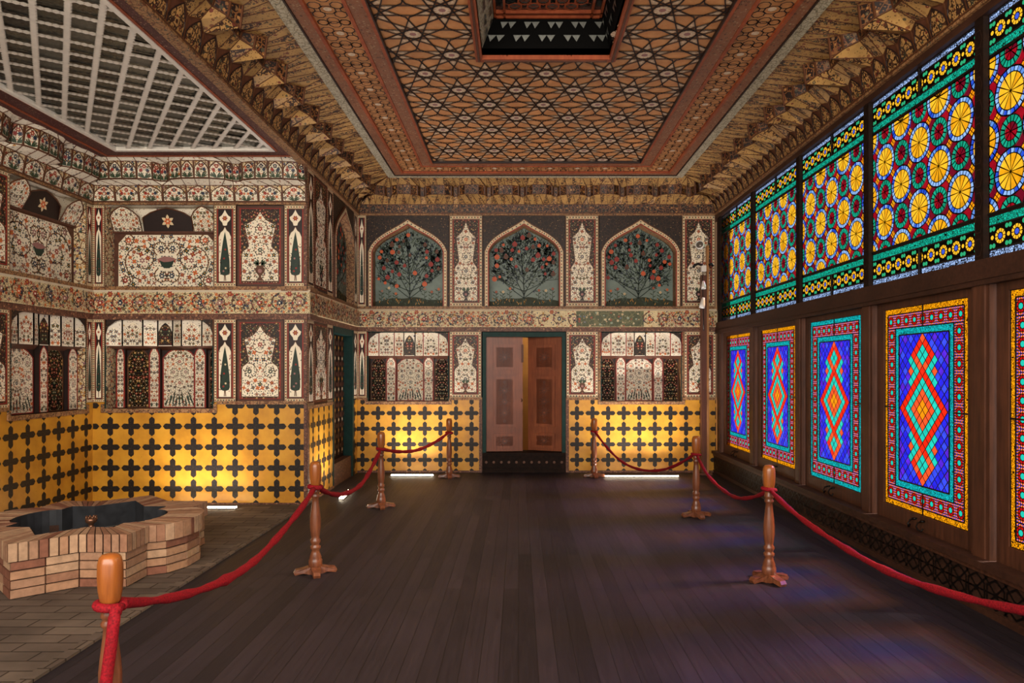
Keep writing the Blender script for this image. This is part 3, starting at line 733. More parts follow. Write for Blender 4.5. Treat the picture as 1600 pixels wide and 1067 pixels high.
def muqarnas_niche(name, u0, u1, v0, v1, seed, parent, cols, depth=0.22, tier=0.34, frame='f_trim', warm=True):
    """wall niche: tall painted arches at the back, a jutting row of little arches above"""
    ink = Ink(); uc = (u0 + u1) / 2; w = u1 - u0; h = v1 - v0
    d = depth; tv = v1 - h * tier
    # back, sides, floor and soffit
    ink.rect(u0, u1, v0, v1, 'dark_side' if not warm else 'dark_ground', -d)
    for u in (u0, u1): ink.face([(u, 0, v0), (u, d, v0), (u, d, v1), (u, 0, v1)], 'f_dark' if warm else 'f_cream')
    ink.face([(u0, 0, v0), (u1, 0, v0), (u1, d, v0), (u0, d, v0)], 'brown_band')
    ink.face([(u0, 0, v1), (u1, 0, v1), (u1, d, v1), (u0, d, v1)], 'f_white')
    # lower arches (position share, width share, tone, forward shift)
    for i, (c, ww, tone, fw) in enumerate(cols):
        a0, a1 = uc + (c - ww / 2) * w, uc + (c + ww / 2) * w
        o = small_arch(a0, a1, v0 + 0.005, tv - 0.01, 0.82 if ww > 0.15 else 0.86); nn = -d + fw
        if fw > 0: ink.box(a0 - 0.012, a1 + 0.012, v0, tv, -d, nn, 'brown_band' if warm else 'dark_side')
        g = {'w': 'cream_bright', 'd': 'black', 'r': 'dark_ground'}[tone]
        ink.poly(o, g, nn + 0.002); ink.ribbon(o, 0.014, 'red' if tone == 'w' else 'brown_line', nn + 0.0026, True)
        ornament(ink, o, 0.017 if tone == 'w' else 0.015, seed + i, nn + 0.003, (a0 + a1) / 2, tone == 'w', tone == 'w')
        if tone == 'w':
            J = 9 if ww > 0.2 else 2
            for j in range(J):
                ink.leaf(a0 + (a1 - a0) * (j + 0.5) / J, v0 + 0.01, pi / 2 + (j - (J - 1) / 2) * 0.09, (0.12 + 0.05 * (j % 3)) if J > 2 else 0.06, 0.018, 'green', nn + 0.0055)
    # upper tier: little arched cells in a polygonal plan, jutting forward
    m = 7; f0 = -d * 0.55; e = [u0 + w * x for x in (0, 0.13, 0.32, 0.43, 0.57, 0.68, 0.87, 1.0)]
    prof = [0.0, -d * 0.30, -d * 0.30, -d * 0.62, -d * 0.62, -d * 0.30, -d * 0.30, 0.0]
    for i in range(m):
        a, b = e[i], e[i + 1]; na, nb = prof[i], prof[i + 1]
        dark = (i == 3)
        ink.face([(a, -na, tv), (b, -nb, tv), (b, -nb, v1), (a, -na, v1)], 'f_white')
        top = v1 - 0.03
        if i in (0, m - 1): top = v1 - 0.09
        o = small_arch(0.05, 0.95, 0.03, 0.97, 0.60)
        def M(p, off): return (a + (b - a) * p[0], -(na + (nb - na) * p[0]) - off, tv + (top - tv) * p[1])
        ink.face([M(p, 0.004) for p in o], 'dark_ground' if dark else 'cream_bright')
        # flowers mapped on the cell
        sub = Ink(); cw = hypot(b - a, nb - na); ch = top - tv
        oo = [(x * cw, y * ch) for x, y in o]
        ornament(sub, oo, 0.018, seed + 50 + i, 0.0, cw / 2, False, not dark)
        bq = len(ink.v)
        for vv in sub.v: ink.v.append(M((vv[0] / cw, vv[2] / ch), 0.006 - vv[1]))
        for f, mm in zip(sub.f, sub.m): ink.f.append(tuple(bq + t for t in f)); ink.m.append(ink.mi(sub.names[mm])); ink.smooth.append(False)
        # underside of the cell
        ink.face([(a, -na, tv), (b, -nb, tv), (b, d, tv - 0.05), (a, d, tv - 0.05)], 'brown_band')
        for pt, nn in ((a, na), (b, nb)): ink.bar((pt, -nn - 0.004, tv), (pt, -nn - 0.004, v1), 0.012, 'red' if warm else 'brown_line')
    # rounded top corners of the opening
    for sg in (0, 1):
        U = (lambda x: u0 + x) if sg == 0 else (lambda x: u1 - x)
        c = 0.16 * min(1, h)
        P = [(U(0), v1), (U(c * 1.5), v1), (U(c * 0.8), v1 - c * 0.18), (U(c * 0.25), v1 - c * 0.6), (U(0.0), v1 - c * 1.3)]
        ink.poly(P, 'f_dark', 0.004)
    ink.ribbon([(u0 + .006, v0), (u0 + .006, v1), (u1 - .006, v1), (u1 - .006, v0)], 0.014, 'teal_frame', 0.004)
    return ink.build(name, parent)

def sill_trim(ink, u0, u1, v, w=0.05, n=0.015):
    ink.box(u0 - w * 0.9, u1 + w * 0.9, v - w, v, -0.1, n, 'f_trim')
    ink.box(u0 - w * 0.9, u0 - 0.004, v, v + w * 1.1, -0.1, n, 'f_trim'); ink.box(u1 + 0.004, u1 + w * 0.9, v, v + w * 1.1, -0.1, n, 'f_trim')

def cross_shape(u, v, s):
    pts = []
    for k in range(4):
        c, d = cos(k * pi / 2), sin(k * pi / 2)
        arm = [(0.125, 0.125), (0.140, 0.32), (0.115, 0.385), (0.05, 0.43), (0.0, 0.475), (-0.05, 0.43), (-0.115, 0.385), (-0.140, 0.32)]
        for x, y in arm: pts.append((x * c - y * d, x * d + y * c))
    return [(u + x * s, v + y * s) for x, y in pts]

def clip(poly, u0, u1, v0, v1):
    def cut(P, f, isx, val, ge):
        out = []
        for i in range(len(P)):
            a, b = P[i], P[(i + 1) % len(P)]
            ca, cb = (a[isx] >= val) == ge or a[isx] == val, (b[isx] >= val) == ge or b[isx] == val
            if ca: out.append(a)
            if ca != cb:
                t = (val - a[isx]) / (b[isx] - a[isx]); out.append((a[0] + (b[0] - a[0]) * t, a[1] + (b[1] - a[1]) * t))
        return out
    P = list(poly)
    for isx, val, ge in ((0, u0, True), (0, u1, False), (1, v0, True), (1, v1, False)):
        if len(P) < 3: return []
        P = cut(P, None, isx, val, ge)
    return P if len(P) >= 3 else []

def cross_dado(name, u0, u1, v0, v1, cu, cv, parent, pitch=0.2435, blocks=(), edge=(0.035, 0.035)):
    """gold plaster with rows of dark glazed crosses; blocks = rectangles taken by the niches above"""
    ink = Ink()
    if not blocks: ink.box(u0, u1, v0, v1, -0.30, 0.0, 'gold_tile')
    else:
        vb = min(b[2] for b in blocks); ink.box(u0, u1, v0, vb, -0.30, 0.0, 'gold_tile')
        xs = [u0]
        for b in sorted(blocks): xs += [b[0] - 0.012, b[1] + 0.012]
        xs.append(u1)
        for i in range(0, len(xs), 2):
            if xs[i + 1] - xs[i] > 0.005: ink.box(xs[i], xs[i + 1], vb, v1, -0.30, 0.0, 'gold_tile')
    i0 = math.floor((u0 - cu) / pitch) - 1; i1 = math.ceil((u1 - cu) / pitch) + 1
    for i in range(i0, i1 + 1):
        for j in range(-2, 7):
            u, v = cu + i * pitch, cv + j * pitch
            top = v1
            for b in blocks:
                if b[0] - 0.06 < u < b[1] + 0.06: top = b[2]
            P = clip(cross_shape(u, v, pitch), u0 + 0.004, u1 - 0.004, v0 + 0.004, top - 0.004)
            if not P: continue
            if (top - v0) and max(p[1] for p in P) - min(p[1] for p in P) < 0.02: continue
            ink.poly(P, 'cross_tile', 0.002)
    # border strips
    if edge[0]: ink.box(u0, u0 + edge[0], v0, v1, -0.02, 0.006, 'f_band')
    if edge[1]: ink.box(u1 - edge[1], u1, v0, v1, -0.02, 0.006, 'f_band')
    return ink.build(name, parent)

def frieze(name, u0, u1, v0, v1, seed, parent, green=None):
    """continuous painted band standing a little proud of the wall, with scrolling stems"""
    ink = Ink(); n = 0.045
    ink.box(u0, u1, v0, v1, -0.30, n, 'f_frieze')
    ink.face([(u0, -n, v1), (u1, -n, v1), (u1, -0.0, v1 + 0.035), (u0, -0.0, v1 + 0.035)], 'cream_bright')
    ink.box(u0, u1, v1 + 0.02, v1 + 0.075, -0.30, 0.004, 'f_trim')
    ink.box(u0, u1, v0 - 0.07, v0, -0.30, 0.012, 'f_band')
    h = v1 - v0; rng = random.Random(seed); k = 0; u = u0
    P = h * 0.95
    m = max(1, round((u1 - u0) / P)); P = (u1 - u0) / m
    for i in range(m):
        c = u0 + (i + 0.5) * P; sg = 1 if i % 2 else -1
        if green and green[0] < c < green[1]: continue
        pts = [(c + P * 0.46 * (1 - 0.75 * t) * cos(sg * (pi / 2 + t * 7.2)), (v0 + v1) / 2 + h * 0.42 * (1 - 0.75 * t) * sin(sg * (pi / 2 + t * 7.2))) for t in np.linspace(0, 1, 22)]
        ink.ribbon(pts, 0.015, 'brown_line', n + 0.003, taper=0.5)
        ink.flower(c, (v0 + v1) / 2, 0.034, ('red', 'navy', 'pink', 'orange')[i % 4], 'cream_bright', n + 0.004, 6, i)
        for t in range(10):
            q = pts[t * 2 + 1]; ink.leaf(q[0], q[1], rng.uniform(0, 6.28), 0.042, 0.016, ('green', 'brown_line', 'navy')[t % 3], n + 0.0035)
            if t % 2 == 0: ink.flower(q[0] + rng.uniform(-.03, .03), q[1] + rng.uniform(-.02, .02), 0.017, rng.choice(['red', 'navy', 'orange', 'ochre', 'pink']), None, n + 0.004, 5)
        if i % 3 == 0: ink.flower(c + P / 2, v1 - 0.02, 0.035, 'red', 'ochre', n + 0.004, 6)
    m2 = max(1, round((u1 - u0) / 0.9)); q = (u1 - u0) / m2
    for i in range(m2):
        a = u0 + i * q
        if green and green[0] - 0.3 < a + q / 2 < green[1] + 0.3: continue
        ornament(ink, [(a, v0), (a + q, v0), (a + q, v1), (a, v1)], 0.017, seed * 10 + i, n + 0.0015, None, False, True, dens=0.9)
    if green:
        ink.rect(green[0], green[1], v0 + 0.004, v1 - 0.004, 'f_green', n + 0.002)
    return ink.build(name, parent)
# ------------------------------------------------------------------ room dimensions (metres)
XL, XR, YB = -2.52, 3.10, 11.10        # left wall, window wall, back wall
AX, AY = -5.07, 8.46                   # alcove: left wall, back wall
YF = -0.6                              # where the built part of the room stops, behind the viewer
HC, HA = 4.47, 4.08                    # ceilings
R90 = pi / 2
DZ = 1.165                             # top of the gold dado
F0, F1 = 2.27, 2.52                    # painted frieze
LZ0, LZ1 = 1.165, 2.20                 # lower panel zone
UZ0, UZ1 = 2.595, 4.01                 # upper panel zone

# ------------------------------------------------------------------ floors
ink = Ink(); ink.cube(XL, 3.35, YF, 11.4, -0.12, 0.0, 'plank_floor')
floor = tag(ink.build('floor'), 'dark brown plank floor of the hall', 'floor', 'structure')
ink = Ink(); ink.cube(XL - 0.035, XL + 0.035, YF, AY, -0.02, 0.016, 'paver_floor')
ink.build('edge_strip', floor)
ink = Ink(); ink.cube(AX - 0.3, XL - 0.002, YF, AY + 0.3, -0.12, 0.002, 'paver_floor')
tag(ink.build('alcove_floor'), 'grey brown paving of the alcove floor around the pool', 'floor', 'structure')

# ------------------------------------------------------------------ back wall
def slab(name, boxes, label, cat='wall', mat='wall_plain'):
    i = Ink()
    for b in boxes: i.cube(*b, mat)
    return tag(i.build(name), label, cat, 'structure')
DU0, DU1, DH = -0.56, 0.735, 2.19      # back doorway
wb = slab('wall_back', [(XL - .3, DU0, YB + .30, YB + .45, 0, 4.6), (DU1, XR + .3, YB + .30, YB + .45, 0, 4.6), (DU0, DU1, YB + .30, YB + .45, DH, 4.6)], 'painted end wall with the double door and three arched niches')
anchor = wb
def at(o, x, y, rz=0.0):
    o.location = (x, y, 0); o.rotation_euler = (0, 0, rz); return o
class Wall:
    """children of a wall are built in wall coordinates"""
    pass
def place(parts, loc, rz):
    for p in parts: p.location = loc; p.rotation_euler = (0, 0, rz)

parts = []
parts.append(cross_dado('cross_tile_dado', XL, -0.565, 0, DZ, -2.436, 0.195, wb, blocks=[(-2.37, -1.08, 1.07)], edge=(0, 0.05)))
parts.append(cross_dado('cross_tile_dado', 0.74, 3.09, 0, DZ, 0.915, 0.195, wb, blocks=[(1.27, 2.57, 1.07)], edge=(0.05, 0.0)))
i = Ink(); i.box(XL, -0.565, 0, 0.03, -0.1, 0.02, 'f_band'); i.box(0.74, 3.09, 0, 0.03, -0.1, 0.02, 'f_band'); parts.append(i.build('plinth', wb))
COLS = [(-0.40, 0.18, 'd', 0.0), (-0.235, 0.115, 'w', 0.05), (0.0, 0.33, 'w', 0.0), (0.235, 0.115, 'w', 0.05), (0.40, 0.18, 'd', 0.0)]
n1 = muqarnas_niche('painted_niche', -2.355, -1.09, 1.11, 2.19, 3, wb, COLS); parts.append(n1)
n2 = n1.copy(); COL.objects.link(n2); n2.parent = wb; parts.append(n2); N2DX = 1.288 + 2.355
i = Ink(); sill_trim(i, -2.355, -1.09, 1.11); sill_trim(i, 1.288, 2.553, 1.11); i.box(1.248, 1.289, 1.11, 2.2, -0.3, 0.0, 'f_trim'); i.box(2.552, 2.587, 1.11, 2.2, -0.3, 0.0, 'f_trim')
i.box(XL, -2.405, 1.13, 1.17, -0.1, 0.012, 'f_trim'); i.box(-1.04, -0.565, 1.13, 1.17, -0.1, 0.012, 'f_trim'); i.box(0.74, 1.215, 1.13, 1.17, -0.1, 0.012, 'f_trim'); i.box(2.58, 3.09, 1.13, 1.17, -0.1, 0.012, 'f_trim')
parts.append(i.build('niche_sill', wb))
parts.append(cypress_panel('cypress_panel', XL, -2.365, LZ0, LZ1, 1, wb, 0.03))
v1 = vase_panel('vase_panel', -1.08, -0.575, LZ0, LZ1, 11, wb); parts.append(v1)
lowdx = [0.745 + 1.08, 2.585 + 1.08]
lowv = []
for dx in lowdx:
    c = v1.copy(); COL.objects.link(c); c.parent = wb; lowv.append((c, dx))
parts.append(cypress_panel('cypress_panel', XL, -2.375, UZ0, UZ1, 2, wb, 0.03))
a1 = arch_niche('arched_niche', -2.37, -1.085, UZ0, UZ1, 5, wb); parts.append(a1)
a2 = arch_niche('arched_niche', -0.555, 0.73, UZ0, UZ1, 8, wb); parts.append(a2)
a3 = arch_niche('arched_niche', 1.265, 2.55, UZ0, UZ1, 13, wb); parts.append(a3)
u1 = vase_panel('vase_panel', -1.08, -0.56, UZ0, UZ1, 22, wb, 0.024); parts.append(u1)
for dx in (0.735 + 1.08, 2.555 + 1.08):
    c = u1.copy(); COL.objects.link(c); c.parent = wb; lowv.append((c, dx))
parts.append(frieze('painted_frieze', XL, 3.09, F0, F1, 4, wb, green=(0.90, 1.95)))
place(parts, (0, YB, 0), 0)
for c, dx in lowv: c.location = (dx, YB, 0)
n2.location = (N2DX, YB, 0)

# back door: green frame, two carved leaves standing ajar, carved threshold
door = tag(empty('door_1', ((DU0 + DU1) / 2, YB, 0)), 'brown carved double door standing ajar in the end wall', 'door', 'structure')
i = Ink(); hw = (DU1 - DU0) / 2
for s in (-1, 1): i.box(s * hw, s * (hw - 0.055), 0, DH, -0.30, 0.02, 'teal_frame')
i.box(-hw + 0.055, hw - 0.055, DH - 0.07, DH, -0.30, 0.02, 'teal_frame')
i.build('door_frame', door)
i = Ink(); i.box(-hw, hw, 0, 0.31, -0.34, 0.03, 'carved_dark'); i.box(-hw + .02, hw - .02, 0.255, 0.275, 0.03, 0.045, 'carved_dark'); i.box(-hw + .02, hw - .02, 0.05, 0.07, 0.03, 0.045, 'carved_dark')
for k in range(11):
    u = -hw + 0.06 + k * (2 * hw - 0.12) / 10
    for du in (-0.058, 0.058): i.ribbon([(u - du, 0.08), (u + du, 0.25)], 0.014, 'carved_dark', 0.042)
    i.disc(u, 0.165, 0.022, 'brown_line', 0.05, 8)
i.build('threshold', door)
def leaf_mesh(s):
    """one leaf, hinge at local x = 0, reaching towards s"""
    i = Ink(); w = 0.575; a, b = (0, w) if s > 0 else (-w, 0)
    i.box(a, b, 0.32, DH - 0.07, -0.05, 0.0, 'door_wood')
    for v0, v1 in ((1.60, 2.00), (0.70, 1.50), (0.36, 0.60)):
        c, d = a + 0.11, b - 0.11
        for k, (g, n, mt) in enumerate(((0.0, 0.018, 'door_wood'), (0.025, 0.006, 'door_carve'), (0.045, 0.014, 'door_wood'))):
            i.box(c + g, d - g, v0 + g, v1 - g, 0.0, n + k * 0.002, mt)
        uc = (c + d) / 2; vc = (v0 + v1) / 2; hh = (v1 - v0) / 2 - 0.08
        # carved rosettes and sprays
        for q in ((0,) if hh < 0.2 else (-0.55, 0, 0.55)):
            i.flower(uc, vc + q * hh, 0.05, 'door_carve', 'door_wood', 0.0195, 8)
            for j in range(8): i.leaf(uc + 0.045 * cos(j * 0.628), vc + q * hh + 0.045 * sin(j * 0.628), j * 0.628, 0.055, 0.014, 'door_carve', 0.0195)
        if hh > 0.2:
            for q in (-0.95, 0.95): i.flower(uc, vc + q * hh, 0.03, 'door_carve', None, 0.0195, 6)
            i.seg((uc, vc - hh), (uc, vc + hh), 0.008, 'door_carve', 0.019)
    return i
lf = leaf_mesh(1).build('door_leaf', door, (-hw + 0.055, 0.06, 0), radians(6))
rf = leaf_mesh(-1).build('door_leaf', door, (hw - 0.055, 0.06, 0), radians(-24))
lf['label'] = 'left door leaf, nearly shut'; rf['label'] = 'right door leaf, swung inward'
i = Ink(); i.box(0.555, 0.585, 1.72, 2.0, 0.0, 0.03, 'pole_dark'); i.tube([(0.555, -0.03, 1.15), (0.56, -0.06, 1.13), (0.555, -0.03, 1.10)], 0.006, 'iron', 6)
i.build('latch', lf)
# the passage beyond
slab('wall_beyond', [(-2.4, 2.6, 13.0, 13.15, 0, 2.9), (-2.4, 2.6, YB + .45, 13.15, 2.6, 2.75), (-2.4, -2.2, YB + .45, 13.1, 0, 2.7), (2.4, 2.6, YB + .45, 13.1, 0, 2.7), (-2.4, 2.6, 11.4, 13.1, -0.12, 0.0)], 'yellow passage wall glimpsed through the door gap', 'wall', 'room_beyond')

# ------------------------------------------------------------------ left wall beyond the alcove (faces the windows)
wl = slab('wall_left', [(XL - .5, XL - .30, AY + .30, YB + .3, 0, 4.6), (XL - .30, XL, AY + 0.01, AY + 0.30, 4.08, 4.6)], 'painted left wall pier with the green framed side door')
parts = []
parts.append(cross_dado('cross_tile_dado', AY, 9.62, 0, DZ, 8.70, 0.195, wl, edge=(0.04, 0.0)))
parts.append(cross_dado('cross_tile_dado', 10.80, 11.09, 0, DZ, 10.9, 0.195, wl, edge=(0, 0)))
i = Ink(); i.box(AY, 9.62, 1.13, 1.17, -0.1, 0.012, 'f_trim'); i.box(AY, 9.64, 0, 0.03, -0.1, 0.015, 'f_band'); parts.append(i.build('dado_rail', wl))
for z0, z1, sd in ((LZ0, LZ1, 3), (UZ0, UZ1, 4)):
    parts.append(cypress_panel('cypress_panel', AY, 8.74, z0, z1, sd, wl, 0.035))
    parts.append(vase_panel('vase_panel', 8.74, 9.34, z0, z1, 30 + sd, wl, 0.024, border=0))
    parts.append(cypress_panel('cypress_panel', 9.34, 9.64, z0, z1, sd + 5, wl, 0.035))
parts.append(cypress_panel('cypress_panel', 10.80, 11.09, LZ0, LZ1, 9, wl, 0.035))
parts.append(cypress_panel('cypress_panel', 10.85, 11.09, UZ0, UZ1, 10, wl, 0.035))
parts.append(arch_niche('arched_niche', 9.645, 10.85, UZ0, UZ1, 17, wl, 0.09))
parts.append(frieze('painted_frieze', AY - 0.035, 11.06, F0, F1, 6, wl))
place(parts, (XL + 0.004, 0.004, 0), R90)
door2 = tag(empty('door_2', (XL, 10.21, 0), R90), 'dark carved side door inside a green frame in the left wall', 'door', 'structure')
i = Ink()
i.box(-0.59, -0.53, 0, LZ1, -0.30, 0.01, 'teal_frame'); i.box(0.50, 0.59, 0, LZ1, -0.30, 0.02, 'teal_frame'); i.box(-0.53, 0.50, LZ1 - 0.09, LZ1, -0.30, 0.015, 'teal_frame')
i.build('door_frame', door2)
i = Ink(); i.box(-0.53, 0.50, 0, 0.31, -0.30, 0.0, 'f_band'); i.build('threshold', door2)
i = Ink(); i.box(-0.53, 0.50, 0.31, LZ1 - 0.09, -0.30, -0.12, 'carved_dark')
for k in range(5):
    u = -0.42 + k * 0.205
    i.ribbon([(u, 0.36), (u, LZ1 - 0.14)], 0.05, 'brown_band', -0.115)
    for j in range(12):
        i.disc(u, 0.42 + j * 0.15, 0.026, 'ochre' if j % 3 else 'cream', -0.112, 8); i.disc(u + 0.1, 0.49 + j * 0.15, 0.034, 'pole_dark', -0.112, 8)
i.build('door_leaf', door2)

# ------------------------------------------------------------------ alcove walls
wa = slab('alcove_wall_back', [(AX - .3, XL - .3, AY + .30, AY + .45, 0, 4.2)], 'painted alcove end wall above the gold dado with crosses')
parts = []
parts.append(cross_dado('cross_tile_dado', AX, XL, 0, DZ + 0.05, -2.63, 0.185, wa, 0.2477, blocks=[(-4.922, -3.632, 1.10)], edge=(0, 0.03)))
i = Ink(); sill_trim(i, -4.922, -3.632, 1.14); i.box(-3.59, XL, 1.19, 1.23, -0.1, 0.012, 'f_trim'); i.box(AX, XL, 0, 0.02, -0.1, 0.015, 'f_band')
i.box(XL - 0.035, XL + 0.004, 0, 4.05, -0.1, 0.004, 'f_band')
parts.append(i.build('niche_sill', wa))
COLA = [(-0.44, 0.07, 'w', 0.05), (-0.29, 0.20, 'd', 0.0), (-0.12, 0.09, 'w', 0.05), (0.10, 0.31, 'w', 0.0), (0.31, 0.10, 'w', 0.05), (0.44, 0.11, 'd', 0.0)]
parts.append(muqarnas_niche('painted_niche', -4.922, -3.632, 1.14, 2.21, 41, wa, COLA, depth=0.24, tier=0.30, warm=False))
for z0, z1, sd in ((1.22, 2.20, 0), (UZ0, 3.56, 1)):
    parts.append(cypress_panel('cypress_panel', AX, -4.925, z0, z1, 50 + sd, wa, 0.03))
    parts.append(cypress_panel('cypress_panel', -3.628, -3.36, z0, z1, 52 + sd, wa, 0.04))
    parts.append(vase_panel('vase_panel', -3.35, -2.80, z0, z1, 60 + sd, wa, 0.024, border=0, urn=bool(sd)))
    parts.append(cypress_panel('cypress_panel', -2.79, XL, z0, z1, 54 + sd, wa, 0.04))
def head_niche(name, u0, u1, v0, v1, seed, parent, depth=0.19):
    """wide shallow niche: one broad scroll-filled panel below a painted vault"""
    ink = Ink(); d = depth; vt = v0 + (v1 - v0) * 0.70
    ink.rect(u0, u1, v0, vt, 'brown_band', -d); ink.rect(u0, u1, vt, v1, 'f_white', -d)
    for u in (u0, u1): ink.face([(u, 0, v0), (u, d, v0), (u, d, v1), (u, 0, v1)], 'f_cream')
    ink.face([(u0, 0, v0), (u1, 0, v0), (u1, d, v0), (u0, d, v0)], 'brown_band'); ink.face([(u0, 0, v1), (u1, 0, v1), (u1, d, v1), (u0, d, v1)], 'f_white')
    a, b = u0 + 0.05, u1 - 0.05
    P = [(a, v0), (b, v0), (b, vt - 0.13), (b - 0.10, vt - 0.02), (a + 0.10, vt - 0.02), (a, vt - 0.13)]
    ink.poly(P, 'cream_bright', -d + 0.004); ink.ribbon(P, 0.014, 'brown_line', -d + 0.005, True)
    m_ = (a + b) / 2; H_ = vt - v0
    ornament(ink, P, 0.028, seed, -d + 0.006, m_, True, True, centers=[(m_ + 0.30, v0 + H_ * 0.50, 0.24), (m_ + 0.07, v0 + H_ * 0.72, 0.10), (m_ + 0.06, v0 + H_ * 0.22, 0.10), (b - 0.09, v0 + H_ * 0.14, 0.075), (b - 0.13, v0 + H_ * 0.86, 0.07)])
    ink.poly([(m_ - .07, v0 + H_ * .42), (m_ - .035, v0 + H_ * .36), (m_ + .035, v0 + H_ * .36), (m_ + .07, v0 + H_ * .42), (m_ + .09, v0 + H_ * .5), (m_ - .09, v0 + H_ * .5)], 'green', -d + 0.009); ink.leaf(m_ - .12, v0 + H_ * .52, 0.0, 0.24, 0.07, 'pink', -d + 0.0095)
    # vault: dark centre lunette between two cream ones, leaning forward to the front edge
    uc = (u0 + u1) / 2
    def lun(x0, x1, mat, lean, tone):
        o = small_arch(0.02, 0.98, 0.02, 0.98, 0.60); w = x1 - x0
        ink.face([(x0 + w * p[0], d - 0.01 - lean * p[1], vt + (v1 - vt) * p[1]) for p in o], mat)
        sub = Ink(); h = v1 - vt; oo = [(p[0] * w, p[1] * h) for p in o]
        if tone: ornament(sub, oo, 0.018, seed + int(x0 * 100) % 50, 0.0, w / 2, False, True)
        else:
            for i in range(6): sub.leaf(w / 2, h * 0.45, i * 1.047 + 0.5, h * 0.28, h * 0.14, 'cream', 0.0)
            sub.flower(w / 2, h * 0.45, h * 0.14, 'orange', 'cream', 0.001, 6)
        bq = len(ink.v)
        for vv in sub.v: ink.v.append((x0 + vv[0], d - 0.012 - lean * vv[2] / h + vv[1], vt + vv[2]))
        for f, mm in zip(sub.f, sub.m): ink.f.append(tuple(bq + t for t in f)); ink.m.append(ink.mi(sub.names[mm])); ink.smooth.append(False)
        ink.tube([(x0 + w * p[0], d - 0.012 - lean * p[1], vt + h * p[1]) for p in o], 0.008, 'brown_line', 5, True)
    w = u1 - u0
    lun(u0, u0 + w * 0.28, 'cream_bright', 0.16, 1); lun(u0 + w * 0.28, u1 - w * 0.24, 'dark_ground', 0.06, 0); lun(u1 - w * 0.24, u1, 'cream_bright', 0.16, 1)
    ink.box(u0, u1, vt - 0.012, vt + 0.012, -d, -d + 0.03, 'brown_band')
    return ink.build(name, parent)
parts.append(head_niche('arched_niche', -4.922, -3.632, UZ0, 3.56, 71, wa))
parts.append(frieze('painted_frieze', AX, XL + 0.045, F0, F1, 9, wa))
place(parts, (0, AY, 0), 0)

wal = slab('alcove_wall_left', [(AX - .45, AX - .30, YF, AY + .3, 0, 4.2), (AX - .30, AX, YF, 6.3, 0, 4.1)], 'painted left wall of the alcove beside the brick pool')
parts = []
parts.append(cross_dado('cross_tile_dado', 6.3, AY, 0, DZ + 0.05, 8.33, 0.185, wal, 0.2477, blocks=[(7.085, 8.325, 1.10)], edge=(0, 0)))
i = Ink(); sill_trim(i, 7.085, 8.325, 1.14); i.box(6.3, 7.06, 1.19, 1.23, -0.1, 0.012, 'f_trim'); parts.append(i.build('niche_sill', wal))
COLL = [(-0.28, 0.40, 'w', 0.0), (0.0, 0.10, 'w', 0.05), (0.20, 0.24, 'd', 0.0), (0.42, 0.13, 'w', 0.04)]
parts.append(muqarnas_niche('painted_niche', 7.085, 8.325, 1.14, 2.21, 45, wal, COLL, depth=0.13, tier=0.32, warm=False))
parts.append(head_niche('arched_niche', 7.085, 8.325, UZ0, 3.56, 77, wal, 0.14))
for z0, z1, sd in ((1.22, 2.20, 0), (UZ0, 3.56, 1)):
    parts.append(vase_panel('vase_panel', 6.48, 7.08, z0, z1, 80 + sd, wal, 0.022, border=0.04))
    parts.append(cypress_panel('cypress_panel', 8.33, AY, z0, z1, 85 + sd, wal, 0.03))
parts.append(frieze('painted_frieze', 6.3, AY, F0, F1, 12, wal))
place(parts, (AX, 0, 0), R90)

